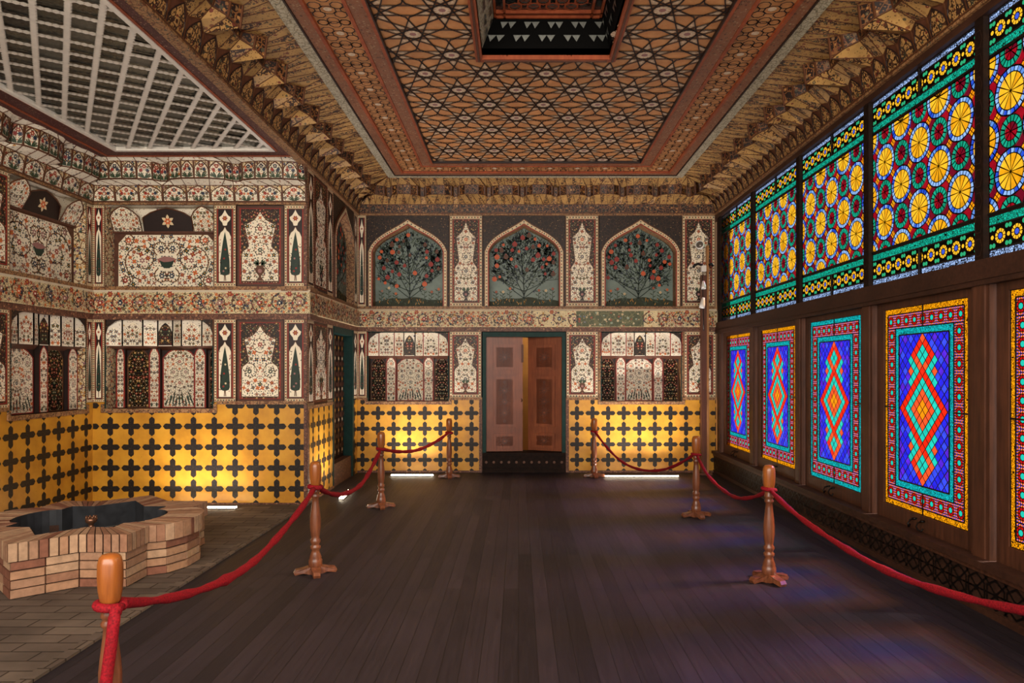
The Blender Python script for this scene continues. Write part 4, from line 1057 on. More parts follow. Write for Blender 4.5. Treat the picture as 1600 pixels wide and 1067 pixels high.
# ------------------------------------------------------------------ stalactite cornices
def zipper(ink, A, B, mat, line=None, lw=0.007):
    """faceted surface between two stepped edges"""
    i = j = cnt = 0
    while i < len(A) - 1 or j < len(B) - 1:
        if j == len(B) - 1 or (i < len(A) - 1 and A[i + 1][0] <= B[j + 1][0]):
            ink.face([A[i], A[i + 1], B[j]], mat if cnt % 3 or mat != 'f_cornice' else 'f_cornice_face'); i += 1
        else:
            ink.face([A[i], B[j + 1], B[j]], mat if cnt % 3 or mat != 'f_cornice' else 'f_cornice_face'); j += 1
        cnt += 1
        if line and cnt % 2 == 0: ink.bar(A[i], B[j], lw, line)
def cornice(name, u0, u1, m0, m1, L, mats, label, parent_loc, rz, cell=0.145, unit=0.53, panels=False, z0=None, seed=0):
    ink = Ink()
    def P(u, n, z): return (min(max(u, u0 + n * m0), u1 - n * m1), -n, z)
    rng = random.Random(seed)
    k = max(1, round((u1 - u0) / cell)); c = (u1 - u0) / k
    A = [P(u0 + i * c / 2, L['n0'], L['z0']) for i in range(2 * k + 1)]
    pk = mats.get('peak', 0.0)
    B = [P(u0 + i * c / 2, L['n1'] + (pk * 0.8 if i % 2 else 0), L['z1'] + (pk if i % 2 else 0)) for i in range(2 * k + 1)]
    q = max(1, round((u1 - u0) / unit)); w = (u1 - u0) / q
    Cp, Dp = [], []
    for i in range(q):
        r = 1.0 if i % 2 else 0.82
        if L.get('drop'):
            for f, o, dz in ((0, 0, 1), (0.20, 0.0, 1), (0.34, 0.6, 0.1), (0.5, 1.0, -1), (0.66, 0.6, 0.1), (0.80, 0, 1)): Cp.append((u0 + (i + f) * w, L['n2'] + o * L['bulge'], dz * L['drop']))
        else:
            for f, o in ((0, 0), (0.10, 0.0), (0.17, 0.6 * r), (0.36, 0.95 * r), (0.54, 1.0 * r), (0.74, 0.95 * r), (0.93, 0.6 * r)): Cp.append((u0 + (i + f) * w, L['n2'] + o * L['bulge'], 0.0))
    Cp.append((u1, L['n2'], L.get('drop', 0.0)))
    Cc = [P(u, n, L['z2'] + dz) for u, n, dz in Cp]; D = [P(u, n + 0.02, L['z3'] - 0.3 * dz) for u, n, dz in Cp]
    E = [P(u0 + (u1 - u0) * i / (q * 4), L['n4'], L['z4']) for i in range(q * 4 + 1)]
    def faces(lo, hi, mat, step):
        for i in range(len(lo) - 1): ink.face([lo[i], lo[i + 1], hi[i + 1], hi[i]], mat)
        for i in range(0, len(lo), step): ink.bar(lo[i], hi[i], 0.016, mats['line'])
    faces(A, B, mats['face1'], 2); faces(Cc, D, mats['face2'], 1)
    if panels:
        def cellp(a, b, c_, d_, sd):
            a, b, c_, d_ = map(np.array, (a, b, c_, d_))
            if np.linalg.norm(b - a) < 0.07: return
            nrm = np.cross(b - a, d_ - a); nrm = nrm / (np.linalg.norm(nrm) or 1)
            if nrm[1] > 0: nrm = -nrm
            M = lambda s, t, off: tuple((a * (1 - s) + b * s) * (1 - t) + (d_ * (1 - s) + c_ * s) * t + nrm * off)
            o = small_arch(0.04, 0.96, 0.03, 0.97, 0.55)
            ink.face([M(s, t, 0.003) for s, t in o], 'cream_bright'); ink.tube([M(s, t, 0.004) for s, t in o], 0.0065, 'brown_line', 4, True)
            cw, ch = np.linalg.norm(b - a), np.linalg.norm(d_ - a)
            sub = Ink(); oo = [(s * cw, t * ch) for s, t in o]
            ornament(sub, oo, 0.017, sd, 0.0, cw / 2, False, True, dens=0.8)
            # little vase of flowers on each cell
            for sg in (-1, 1):
                for j in range(3): sub.leaf(cw / 2, ch * 0.06, pi / 2 + sg * (0.5 + 0.35 * j), ch * 0.42, ch * 0.09, 'leaf_green', 0.003)
            sub.flower(cw / 2, ch * 0.72, 0.026, rng.choice(['red', 'navy']), 'cream', 0.003, 6); sub.flower(cw * 0.3, ch * 0.52, 0.022, 'red', None, 0.003, 6); sub.flower(cw * 0.7, ch * 0.52, 0.022, 'navy', None, 0.003, 6)
            bq = len(ink.v)
            for vv in sub.v: ink.v.append(M(vv[0] / cw, vv[2] / ch, 0.005 - vv[1]))
            for f, mm in zip(sub.f, sub.m): ink.f.append(tuple(bq + t for t in f)); ink.m.append(ink.mi(sub.names[mm])); ink.smooth.append(False)
        lim = panels if isinstance(panels, tuple) else (-99, 99)
        i = 0
        for i in range(0, len(A) - 2, 2):
            if lim[0] < A[i][0] < lim[1]: cellp(A[i], A[i + 2], B[i + 2], B[i], 100 + (i // 2) % 5)
        for i in range(0, len(Cc) - 1):
            if lim[0] < Cc[i][0] < lim[1]: cellp(Cc[i], Cc[i + 1], D[i + 1], D[i], 120 + i % 5)
    if mats.get('arch'):
        for i in range(0, len(A) - 2, 2):
            for (p, q_, r_, s_) in ((A[i], A[i + 1], B[i + 1], B[i]), (A[i + 1], A[i + 2], B[i + 2], B[i + 1])):
                p, q_, r_, s_ = map(np.array, (p, q_, r_, s_)); lft = p[0] < A[i + 1][0] - 1e-6
                if np.linalg.norm(q_ - p) < 0.03: continue
                M = lambda s, t: tuple((p * (1 - s) + q_ * s) * (1 - t) + (s_ * (1 - s) + r_ * s) * t + np.array((0, -0.006, -0.001)))
                o = [(0.14, 0.05), (1, 0.05), (1, 0.93), (0.62, 0.80), (0.30, 0.60), (0.14, 0.40)] if lft else [(0.86, 0.05), (0, 0.05), (0, 0.93), (0.38, 0.80), (0.70, 0.60), (0.86, 0.40)]
                ink.face([M(s, t) for s, t in o], mats['arch'])
                for a_, b_ in zip(o[2:], o[3:] + [o[0]]): ink.bar(M(*a_), M(*b_), 0.009, 'dark_ground')
    Bz = B
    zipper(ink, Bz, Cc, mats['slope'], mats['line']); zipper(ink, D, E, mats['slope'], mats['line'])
    for Q in (B, Cc, D): 
        for i in range(len(Q) - 1): ink.bar(Q[i], Q[i + 1], 0.010, mats['line'])
    o = ink.build(name, None, parent_loc, rz)
    tag(o, label, 'cornice', 'structure')
    r = Ink(); r.box(u0, u1, L['z0'] - 0.035, L['z0'] - 0.005, -0.05, L['n0'] + 0.012, 'f_trim'); r.box(u0, u1, L['z0'] - 0.012, L['z0'], -0.05, L['n0'] + 0.02, 'brown_line'); r.build('rail', o)
    return o
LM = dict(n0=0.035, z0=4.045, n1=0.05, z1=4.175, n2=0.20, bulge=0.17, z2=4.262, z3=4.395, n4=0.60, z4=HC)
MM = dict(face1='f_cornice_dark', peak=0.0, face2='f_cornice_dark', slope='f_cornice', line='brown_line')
cornice('trim_1', XL, 3.10, 1, 1, LM, MM, 'brown and gold stalactite cornice along the end wall', (0, YB, 0), 0, 0.20, 0.51)
LML = dict(LM); LML.update(n1=0.075, z1=4.215, n2=0.21, bulge=0.15, z2=4.30, z3=4.415, drop=0.045)
cornice('trim_2', YF, YB, 0, 1, LML, dict(MM, face1='brown_band', peak=0.045, arch='f_cornice_face'), 'gilded stalactite cornice above the left wall and the alcove opening', (XL, 0, 0), R90, 0.265, 0.53)
LMR = dict(LM); LMR['n4'] = 0.68; LMR.update(n1=0.08, z1=4.20, n2=0.27, bulge=0.17, z2=4.29, z3=4.415, drop=0.04)
cornice('trim_3', -YB, -YF, 1, 0, LMR, dict(MM, face1='brown_band', peak=0.03, arch='f_cornice_face'), 'brown stalactite cornice above the stained glass wall', (XR, 0, 0), -R90, 0.21, 0.53)
LA = dict(n0=0.012, z0=3.60, n1=0.05, z1=3.785, n2=0.08, bulge=0.14, z2=3.825, z3=4.025, n4=0.33, z4=HA)
MA = dict(face1='f_cream', face2='f_cream', slope='f_white', line='brown_line')
cornice('trim_4', AX, XL, 1, 0, LA, MA, 'white floral stalactite cornice on the alcove end wall', (0, AY, 0), 0, 0.30, 0.80, True, seed=3)
cornice('trim_5', 3.0, AY, 0, 1, LA, MA, 'white floral stalactite cornice on the alcove left wall', (AX, 0, 0), R90, 0.30, 0.80, (5.9, 9.0), seed=4)

# ------------------------------------------------------------------ hall ceiling
CX0, CX1, CY1 = -1.92, 2.42, 10.50
ceil = Ink()
def flat(i, u0, u1, v0, v1, mat, drop): i.rect(u0, u1, v0, v1, mat, -drop)
OX0, OX1, OY0, OY1 = -0.33, 0.83, 4.55, 6.475           # lantern opening
a, b, c = CX0 + 0.75, CX1 - 0.75, CY1 - 0.73
for (x0, x1, y0, y1) in ((CX0, OX0, YF, CY1), (OX1, CX1, YF, CY1), (OX0, OX1, YF, OY0), (OX0, OX1, OY1, CY1)):
    ceil.box(x0, x1, y0, y1, 0.0, 0.12, 'ceiling_ground')
ceil.box(XL - .3, CX0, YF, YB + .3, 0.02, 0.14, 'wall_plain'); ceil.box(CX1, 3.4, YF, YB + .3, 0.02, 0.14, 'wall_plain'); ceil.box(CX0, CX1, CY1, YB + .3, 0.02, 0.14, 'wall_plain')
ceil.box(OX0 - .3, OX1 + .3, OY0 - .3, OY1 + .3, 0.42, 0.5, 'carved_dark')
ceiling = tag(ceil.build('ceiling', None, (0, 0, HC)), 'wooden star lattice ceiling of the hall', 'ceiling', 'structure')
ceiling.rotation_euler = (-R90, 0, 0)
def cpart(i, name):
    o = i.build(name, ceiling); return o
# borders from the outside in: pale strip, floral band, knot band, floral band
def ring(i, d0, d1, mat, drop, th=0.02):
    x0, x1, y1 = CX0, CX1, CY1
    for (A0, A1, B0, B1) in ((x0 + d0, x0 + d1, YF, y1 - d0), (x1 - d1, x1 - d0, YF, y1 - d0), (x0 + d1, x1 - d1, y1 - d1, y1 - d0)):
        i.box(A0, A1, B0, B1, -drop, 0.0, mat)
i = Ink(); ring(i, 0.0, 0.11, 'f_whitestrip', 0.03); cpart(i, 'pale_border')
i = Ink(); ring(i, 0.11, 0.235, 'f_redband', 0.02); ring(i, 0.225, 0.255, 'ceiling_red', 0.03); ring(i, 0.105, 0.12, 'ceiling_strip', 0.034); cpart(i, 'floral_border')
i = Ink(); ring(i, 0.555, 0.585, 'ceiling_red', 0.03); ring(i, 0.585, 0.71, 'f_redband', 0.02); ring(i, 0.71, 0.74, 'ceiling_red', 0.034); ring(i, 0.74, 0.752, 'ceiling_strip', 0.036); cpart(i, 'floral_border')
i = Ink()
def octa(u, v, r, w=0.010):
    i.ribbon([(u + r * cos(pi / 8 + k * pi / 4), v + r * sin(pi / 8 + k * pi / 4)) for k in range(8)], w, 'ceiling_strip', -0.012, True)
def knot(u, v, alongv):
    S = (lambda x, y: (u + x, v + y)) if alongv else (lambda x, y: (u + y, v + x))
    octa(u, v, 0.066)
    i.disc(u, v, 0.035, 'ceiling_blossom', -0.006, 8)
    for x in (-0.088, 0.088):
        for y in (-0.072, 0.072):
            p = S(x, y); octa(p[0], p[1], 0.052)
    for y in (-0.17, 0.17):
        p = S(0, y); octa(p[0], p[1], 0.05)
    for x in (-0.09, 0.09):
        for y in (-0.20, 0.20):
            p = S(x, y); octa(p[0], p[1], 0.045)
    for x in (-0.14, 0.14): p = S(x, 0); octa(p[0], p[1], 0.04)
y = CY1 - 0.405
while y > 2.0:
    knot(CX0 + 0.405, y, True); knot(CX1 - 0.405, y, True); y -= 0.405
nx = round((CX1 - CX0 - 0.81) / 0.405); px = (CX1 - CX0 - 0.81) / nx
for k in range(1, nx): knot(CX0 + 0.405 + k * px, CY1 - 0.405, False)
cpart(i, 'knot_border')
# ten-pointed star lattice
i = Ink(); d = 0.498; DX, DY = 2 * d * sin(radians(36)), 2 * d * cos(radians(36)); ap = d / 2
x0, x1, y0, y1 = CX0 + 0.752, CX1 - 0.752, 2.6, CY1 - 0.752
def cseg(p, q):
    # clip to the field
    t0, t1 = 0.0, 1.0; dx, dy = q[0] - p[0], q[1] - p[1]
    for pp, qq in ((-dx, p[0] - x0), (dx, x1 - p[0]), (-dy, p[1] - y0), (dy, y1 - p[1])):
        if abs(pp) < 1e-12:
            if qq < 0: return
        else:
            r = qq / pp
            if pp < 0: t0 = max(t0, r)
            else: t1 = min(t1, r)
    if t0 >= t1: return
    a_ = (p[0] + dx * t0, p[1] + dy * t0); b_ = (p[0] + dx * t1, p[1] + dy * t1)
    m = ((a_[0] + b_[0]) / 2, (a_[1] + b_[1]) / 2)
    ins = lambda z: OX0 < z[0] < OX1 and OY0 < z[1] < OY1
    if ins(a_) and ins(b_): return
    if ins(a_) or ins(b_):
        for s_ in range(20):
            t = s_ / 20; z = (a_[0] + (b_[0] - a_[0]) * t, a_[1] + (b_[1] - a_[1]) * t)
            if ins(a_) and not ins(z): a_ = z; break
            if not ins(a_) and ins(z): b_ = z; break
    i.seg(a_, b_, 0.0105, 'ceiling_strip', -0.010)
    i.seg(a_, b_, 0.0105, 'ceiling_strip', -0.003)
cxm = (CX0 + CX1) / 2
fine = lambda x, y: x0 - 0.02 < x < x1 + 0.02 and y0 < y < y1 + 0.02 and not (OX0 < x < OX1 and OY0 < y < OY1)
for ii in range(-12, 13):
    for jj in range(-2, 20):
        if (ii + jj) % 2: 
            gx, gy = 0.27 + ii * DX / 2, 6.87 + (jj - 10) * DY / 2
            if not (x0 - .3 < gx < x1 + .3 and y0 - .3 < gy < y1 + .3): continue
            for sy in (1, -1):
                T = (gx, gy + sy * 0.155); I1 = (gx + 0.0155, gy + sy * 0.107); I2 = (gx - 0.0155, gy + sy * 0.107)
                s1, s2 = (gx + 0.056, gy + sy * 0.078), (gx - 0.056, gy + sy * 0.078)
                cseg(T, I1); cseg(T, I2); cseg(I1, s1); cseg(I2, s2); cseg(s1, s2)
            continue
        gx, gy = 0.27 + ii * DX / 2, 6.87 + (jj - 10) * DY / 2
        if not (x0 - .3 < gx < x1 + .3 and y0 - .3 < gy < y1 + .3): continue
        M = [(gx + ap * cos(radians(18 + 36 * k)), gy + ap * sin(radians(18 + 36 * k))) for k in range(10)]
        for k in range(10): cseg(M[k], M[(k + 4) % 10])
        if fine(gx, gy):
            i.flower(gx, gy, 0.070, 'ceiling_blossom', None, -0.004, 10); i.disc(gx, gy, 0.03, 'pink', -0.005, 8)
        for k in range(10):
            t = radians(18 + 36 * k); px_, py_ = gx + 0.158 * cos(t), gy + 0.158 * sin(t)
            if fine(px_, py_):
                L = 0.056
                i.leaf(px_ - L * cos(t), py_ - L * sin(t), t, 2 * L, 0.066, 'ceiling_petal', -0.003)
                i.disc(px_, py_, 0.013, 'ceiling_blossom', -0.004, 6)
cpart(i, 'star_lattice')
# lantern: red frame, dark mirrored sides, glazed lattice on top
i = Ink()
fw = 0.06
for (A0, A1, B0, B1) in ((OX0 - fw, OX0, OY0 - fw, OY1 + fw), (OX1, OX1 + fw, OY0 - fw, OY1 + fw), (OX0, OX1, OY0 - fw, OY0), (OX0, OX1, OY1, OY1 + fw)):
    i.box(A0, A1, B0, B1, -0.04, 0.12, 'ceiling_red')
    i.box(A0 + .02, A1 - .02, B0 + .02, B1 - .02, -0.05, -0.04, 'pole_dark')
cpart(i, 'lantern_frame')
i = Ink(); dn = 0.11; dp = 0.34
def side(p, q, r, s, tone):
    """mirrored side of the lantern between bottom edge p-q and top edge s-r: small facets"""
    L = hypot(q[0] - p[0], q[1] - p[1]); m = round(L / 0.085)
    for k in range(m):
        for row in range(5):
            def Pt(f, t):
                lo = (p[0] + (q[0] - p[0]) * f, p[1] + (q[1] - p[1]) * f); hi = (s[0] + (r[0] - s[0]) * f, s[1] + (r[1] - s[1]) * f)
                return (lo[0] + (hi[0] - lo[0]) * t, lo[1] + (hi[1] - lo[1]) * t, 0.06 + (dp - 0.06) * t)
            f0, f1 = k / m, (k + 1) / m; t0, t1 = row / 5, (row + 1) / 5; fm = (f0 + f1) / 2
            F = lambda pt, o=0.0: (pt[0], -pt[2], pt[1])
            i.face([F(Pt(f0, t0)), F(Pt(f1, t0)), F(Pt(f1, t1)), F(Pt(f0, t1))], 'black' if tone == 0 else 'f_whitestrip')
            if row in (1, 3) and (k * 7 + row) % 3:
                A_, B_, C_ = Pt(f0, t1), Pt(f1, t1), Pt(fm, t0)
                cx_, cy_ = (OX0 + OX1) / 2, (OY0 + OY1) / 2
                pull = lambda z: (z[0] + (cx_ - z[0]) * 0.02, z[1] + (cy_ - z[1]) * 0.02, z[2] - 0.006)
                i.face([F(pull(A_)), F(pull(B_)), F(pull(C_))], 'mirror_pale')
I0, I1, J0, J1 = OX0 + dn, OX1 - dn * 0.7, OY0 + 0.05, OY1 - 0.04
side((OX0, OY1), (OX1, OY1), (I1, J1), (I0, J1), 0); side((OX1, OY0), (OX1, OY1), (I1, J1), (I1, J0), 0); side((OX0, OY0), (OX0, OY1), (I0, J1), (I0, J0), 1); side((OX0, OY0), (OX1, OY0), (I1, J0), (I0, J0), 0)
cpart(i, 'lantern_side')
i = Ink(); i.rect(I0, I1, J0, J1, 'mirror_dark', dp)
for e in (0.0, 0.085):
    for (A0, A1, B0, B1) in ((I0 + e, I0 + e + .02, J0, J1), (I1 - e - .02, I1 - e, J0, J1), (I0, I1, J1 - e - .02, J1 - e), (I0, I1, J0 + e, J0 + e + .02)): i.box(A0, A1, B0, B1, dp - 0.03, dp, 'ceiling_red')
px = 0.205; k = 0
for r_ in range(18):
    for c_ in range(6):
        u, v = I0 + 0.19 + c_ * 0.165 + (0.0825 if r_ % 2 else 0), J1 - 0.18 - r_ * 0.095
        if u > I1 - 0.15 or v < J0 + 0.12: continue
        i.disc(u, v, 0.046, 'mirror_pale', dp - 0.008, 6); 
        hexp = [(u + 0.062 * cos(pi / 6 + q * pi / 3), v + 0.062 * sin(pi / 6 + q * pi / 3)) for q in range(6)]
        i.ribbon(hexp, 0.016, 'ceiling_red', dp - 0.012, True)
        i.ribbon([(u - .09, v - .05), (u + .09, v + .05)], 0.008, 'ceiling_red', dp - 0.01); i.ribbon([(u - .09, v + .05), (u + .09, v - .05)], 0.008, 'ceiling_red', dp - 0.01)
cpart(i, 'lantern_lattice')

# ------------------------------------------------------------------ alcove ceiling: mirror cells between white zigzag battens
i = Ink(); i.box(AX - .3, XL - 0.02, YF, AY + .3, 0.0, 0.1, 'mirror_dark')
ac = tag(i.build('alcove_ceiling', None, (0, 0, HA)), 'mirrored alcove ceiling with white zigzag battens and a red border', 'ceiling', 'structure'); ac.rotation_euler = (-R90, 0, 0)
MX0, MX1, MY1 = -4.50, -2.715, 7.93
i = Ink()
for (A0, A1, B0, B1) in ((MX0 - .33, MX0, YF, MY1 + .24), (MX1, XL + 0.0, YF, MY1 + .24), (MX0, MX1, MY1, MY1 + .24)): i.box(A0, A1, B0, B1, -0.03, 0.0, 'f_wine')
for (A0, A1, B0, B1) in ((MX1, MX1 + .025, YF, MY1), (MX0 - .025, MX0, YF, MY1), (MX0 - .02, MX1 + .02, MY1, MY1 + .02)): i.box(A0, A1, B0, B1, -0.036, -0.03, 'ceiling_red')
for e in (0.165,): i.box(MX1 + e, MX1 + e + .03, YF, MY1 + .24, -0.036, -0.03, 'ceiling_red'); i.box(MX0 - .22, MX0 - .19, YF, MY1 + .22, -0.036, -0.03, 'ceiling_red'); i.box(MX0 - .2, MX1 + .19, MY1 + .19, MY1 + .22, -0.036, -0.03, 'ceiling_red')
i.build('red_border', ac)
i = Ink()
for (A0, A1, B0, B1) in ((MX1 - .04, MX1, YF, MY1), (MX0, MX0 + .04, YF, MY1), (MX0 + .04, MX1 - .04, MY1 - .05, MY1)): i.box(A0, A1, B0, B1, -0.045, 0.0, 'white_line')
i.build('white_border', ac)
th = atan2(0.838, -0.546); e1 = (cos(th), sin(th)); e2 = (-e1[1], e1[0])       # long battens and cross battens
i = Ink(); rng = random.Random(5)
fx0, fx1, fy0, fy1 = MX0 + .03, MX1 - .03, 3.4, MY1 - .04
i2 = Ink()
for p in range(-40, 60):
    for q in range(-60, 80):
        c0 = (-3.5 + e2[0] * (p + .5) * 0.2 + e1[0] * (q + .5) * 0.235, 5.5 + e2[1] * (p + .5) * 0.2 + e1[1] * (q + .5) * 0.235)
        if not (fx0 - .15 < c0[0] < fx1 + .15 and fy0 < c0[1] < fy1 + .15): continue
        mt = rng.choice(['mirror_glass', 'mirror_glass', 'mirror_glass', 'mirror_dark', 'mirror_pale'])
        quad = [(c0[0] + e2[0] * s * 0.1 + e1[0] * t * 0.1175, c0[1] + e2[1] * s * 0.1 + e1[1] * t * 0.1175) for s, t in ((-1, -1), (1, -1), (1, 1), (-1, 1))]
        quad = clip(quad, fx0, fx1, fy0, fy1)
        if quad:
            tl = rng.uniform(-0.012, 0.012); tl2 = rng.uniform(-0.012, 0.012)
            i2.face([(u, 0.004 + tl * (u - c0[0]) * 2 + tl2 * (v - c0[1]) * 2, v) for u, v in quad], mt)
i2.build('mirror', ac)
def zig(o, dvec, nvec, w, amp, per, n_):
    st = 0.0; L = 9.0; k = int(L / per)
    for s in range(-k, k):
        a_ = (o[0] + dvec[0] * s * per, o[1] + dvec[1] * s * per); b_ = (o[0] + dvec[0] * (s + 1) * per, o[1] + dvec[1] * (s + 1) * per)
        m_ = ((a_[0] + b_[0]) / 2, (a_[1] + b_[1]) / 2)
        if not (fx0 - .1 < m_[0] < fx1 + .1 and fy0 - .1 < m_[1] < fy1 + .1): continue
        P = [(a_[0] + nvec[0] * w, a_[1] + nvec[1] * w), (m_[0] + nvec[0] * (w + amp), m_[1] + nvec[1] * (w + amp)), (b_[0] + nvec[0] * w, b_[1] + nvec[1] * w), (b_[0] - nvec[0] * w, b_[1] - nvec[1] * w), (m_[0] - nvec[0] * (w + amp), m_[1] - nvec[1] * (w + amp)), (a_[0] - nvec[0] * w, a_[1] - nvec[1] * w)]
        P = clip(P, fx0, fx1, fy0, fy1)
        if P: i.poly(P, 'white_line', n_); i.poly(P, 'white_line', n_ + 0.01)
for p in range(-40, 60): zig((-3.5 + e2[0] * p * 0.2, 5.5 + e2[1] * p * 0.2), e1, e2, 0.010, 0.017, 0.05, -0.03)
for q in range(-60, 80): zig((-3.5 + e1[0] * q * 0.235, 5.5 + e1[1] * q * 0.235), e2, e1, 0.008, 0.013, 0.045, -0.028)
i.build('white_batten', ac)
# ------------------------------------------------------------------ window wall
PIT = 1.55; POST = [4.77 + PIT * k for k in (-1, 0, 1, 2, 3, 4)]      # centres of the posts along the room
wr = slab('wall_right', [(XR - 0.02, XR + .05, POST[0] - .1, YB + .3, 3.955, 4.6), (XR - .02, XR + .35, YF, POST[0] - .1, 0, 4.6), (XR, XR + .35, POST[0] - .1, YB + .3, 0, 0.30)],
          'dark timber window wall carrying the stained glass', 'wall', 'beam_wood')
parts = []
L0, L1 = -YB, -(POST[0] - .1)
i = Ink(); i.box(L0, L1, 2.165, 2.335, -0.12, 0.03, 'beam_wood'); i.box(L0, L1, 2.20, 2.215, 0.03, 0.04, 'beam_wood'); parts.append(i.build('beam', wr))
i = Ink(); i.box(L0, L1, 0.30, 0.345, -0.2, 0.085, 'beam_wood'); i.box(L0, L1, 0.265, 0.30, -0.2, 0.06, 'sash_wood'); parts.append(i.build('sill', wr))
i = Ink(); i.box(L0, L1, 0.0, 0.27, -0.1, 0.045, 'panel_wood'); i.box(L0, L1, 0.0, 0.045, -0.1, 0.06, 'beam_wood')
u = L0 + 0.1
while u < L1 - 0.1:
    h = [(u + 0.095 * cos(pi / 6 + q * pi / 3) , 0.158 + 0.095 * sin(pi / 6 + q * pi / 3)) for q in range(6)]
    i.ribbon(h, 0.013, 'iron', 0.052, True)
    for sg in (1, -1): i.ribbon([(u - 0.11, 0.158 - sg * 0.1), (u + 0.11, 0.158 + sg * 0.1)], 0.012, 'iron', 0.051)
    i.ribbon([(u - 0.14, 0.158), (u + 0.14, 0.158)], 0.010, 'iron', 0.0505)
    i.disc(u, 0.158, 0.02, 'iron', 0.0535, 6)
    u += 0.19
parts.append(i.build('lattice_panel', wr))
for k, y in enumerate(POST):
    i = Ink(); i.box(-y - 0.095, -y + 0.095, 0.345, 2.165, -0.105, 0.0, 'sash_wood'); i.box(-y - 0.06, -y + 0.06, 0.345, 2.165, 0.0, 0.012, 'sash_wood')
    parts.append(i.build('post', wr))
    i = Ink(); i.box(-y - 0.045, -y + 0.045, 2.335, 3.955, -0.035, 0.008, 'carved_dark')
    for q in range(10):
        vq = 2.42 + q * 0.155; hx = [(-y + 0.04 * cos(a_ * pi / 3), vq + 0.065 * sin(a_ * pi / 3)) for a_ in range(6)]
        i.ribbon(hx, 0.005, 'panel_wood', 0.0135, True)
    parts.append(i.build('mullion', wr))
i = Ink(); i.box(L0, L0 + 0.10, 0.345, 3.955, -0.12, 0.0, 'beam_wood'); parts.append(i.build('corner_post', wr))
place(parts, (XR, 0, 0), -R90)

def leadbox(i, u0, u1, v0, v1): i.box(u0, u1, v0, v1, -0.002, 0.004, 'lead')
# --- one lower sash
GW, GB, GT = 0.565, 0.47, 2.11
B1, B2, B3 = 0.05, 0.118, 0.056; G = 0.005
def sash(outer):
    root = empty('window_1')
    i = Ink(); a = GW
    i.box(-0.68, -a, 0.345, 2.165, -0.004, 0.012, 'sash_wood'); i.box(a, 0.68, 0.345, 2.165, -0.004, 0.008, 'sash_wood')
    i.box(-a, a, 0.345, GB, -0.012, 0.012, 'sash_wood'); i.box(-a, a, GT, 2.165, -0.012, 0.012, 'sash_wood')
    fr = i.build('sash_frame', root)
    i = Ink(); i.rect(-a, a, GB, GB + B1, outer, 0); i.rect(-a, a, GT - B1, GT, outer, 0); i.rect(-a, -a + B1, GB + B1, GT - B1, outer, 0); i.rect(a - B1, a, GB + B1, GT - B1, outer, 0)
    i.build('outer_glass_band', root)
    d = B1 + B2
    for nm, (u0, u1, v0, v1) in (('b', (-a + B1, a - B1, GB + B1, GB + d)), ('t', (-a + B1, a - B1, GT - d, GT - B1)), ('l', (-a + B1, -a + d, GB + d, GT - d)), ('r', (a - d, a - B1, GB + d, GT - d))):
        j = Ink(); cu, cv = (u0 + u1) / 2, (v0 + v1) / 2
        j.rect(u0 - cu, u1 - cu, v0 - cv, v1 - cv, 'gf_sash', 0)
        o = j.build('flower_glass_band', root); o.location = (cu, 0, cv)
    i = Ink(); e = d + B3
    i.rect(-a + d, a - d, GB + d, GB + e, 'gb_cyan', 0); i.rect(-a + d, a - d, GT - e, GT - d, 'gb_cyan', 0); i.rect(-a + d, -a + e, GB + e, GT - e, 'gb_cyan', 0); i.rect(a - e, a - d, GB + e, GT - e, 'gb_cyan', 0)
    i.build('inner_glass_band', root)
    i = Ink()
    for x in (0, B1, d, e):
        for (u0, u1, v0, v1) in ((-a + x - G, -a + x + G, GB + x, GT - x), (a - x - G, a - x + G, GB + x, GT - x), (-a + x, a - x, GB + x - G, GB + x + G), (-a + x, a - x, GT - x - G, GT - x + G)): leadbox(i, u0, u1, v0, v1)
    leadbox(i, -0.006, 0.006, GB, GB + d); leadbox(i, -0.006, 0.006, GT - d, GT); vm = (GB + GT) / 2
    leadbox(i, -a, -a + d, vm - .006, vm + .006); leadbox(i, a - d, a, vm - .006, vm + .006)
    i.build('lead_bar', root)
    i = Ink(); fw, fh = a - e, (GT - GB) / 2 - e; A = fw / 8.4; Bv = fh / 13.9; rng = random.Random(3)
    for ci in range(-10, 11):
        for cj in range(-16, 17):
            if (ci + cj) % 2 == 0: continue
            D = abs(ci) + abs(cj); S = abs(ci) + abs(abs(cj) - 10)
            if D <= 7: m = {7: 'g_red', 5: 'g_cyan', 3: 'g_orange', 1: 'g_amber'}[D]
            elif S <= 3: m = {3: rng.choice(['g_red', 'g_orange']), 1: 'g_cyan'}[S]
            elif abs(ci) <= 4 and 2 < abs(cj) < 11: m = 'g_orange' if (abs(ci) == 4 and abs(cj) == 7) else 'g_cyan'
            else: m = rng.choice(['g_ultra', 'g_ultra', 'g_ultra2', 'g_violet', 'g_ultra'])
            cu, cv = ci * A, vm + cj * Bv
            P = [(cu + A, cv), (cu, cv + Bv), (cu - A, cv), (cu, cv - Bv)]
            P = clip(P, -fw, fw, vm - fh, vm + fh)
            if len(P) < 3: continue
            i.poly(P, m, 0.0)
            q = [(cu + (x - cu) * 1.0, cv + (y - cv) * 1.0) for x, y in P]
            i.ribbon(q, 0.0075, 'lead', 0.003, True)
    i.build('diamond_glass', root)
    for s in (-1, 1):
        i = Ink(); u = s * 0.055
        i.tube([(u, -0.03, 0.435), (u, -0.07, 0.425), (u + s * .002, -0.085, 0.395), (u + s * .012, -0.075, 0.37), (u + s * .03, -0.06, 0.365), (u + s * .035, -0.05, 0.385)], 0.007, 'iron', 6)
        i.lathe([(0.018, -0.006), (0.018, 0.006)], 'iron', (u, -0.035, 0.435), 8)
        i.build('handle', fr)
    return root
sashA = sash('gb_amber')
order = [('amber', 0), ('amber', 1), ('cyan', 2), ('amber', 3), ('amber', 4)]
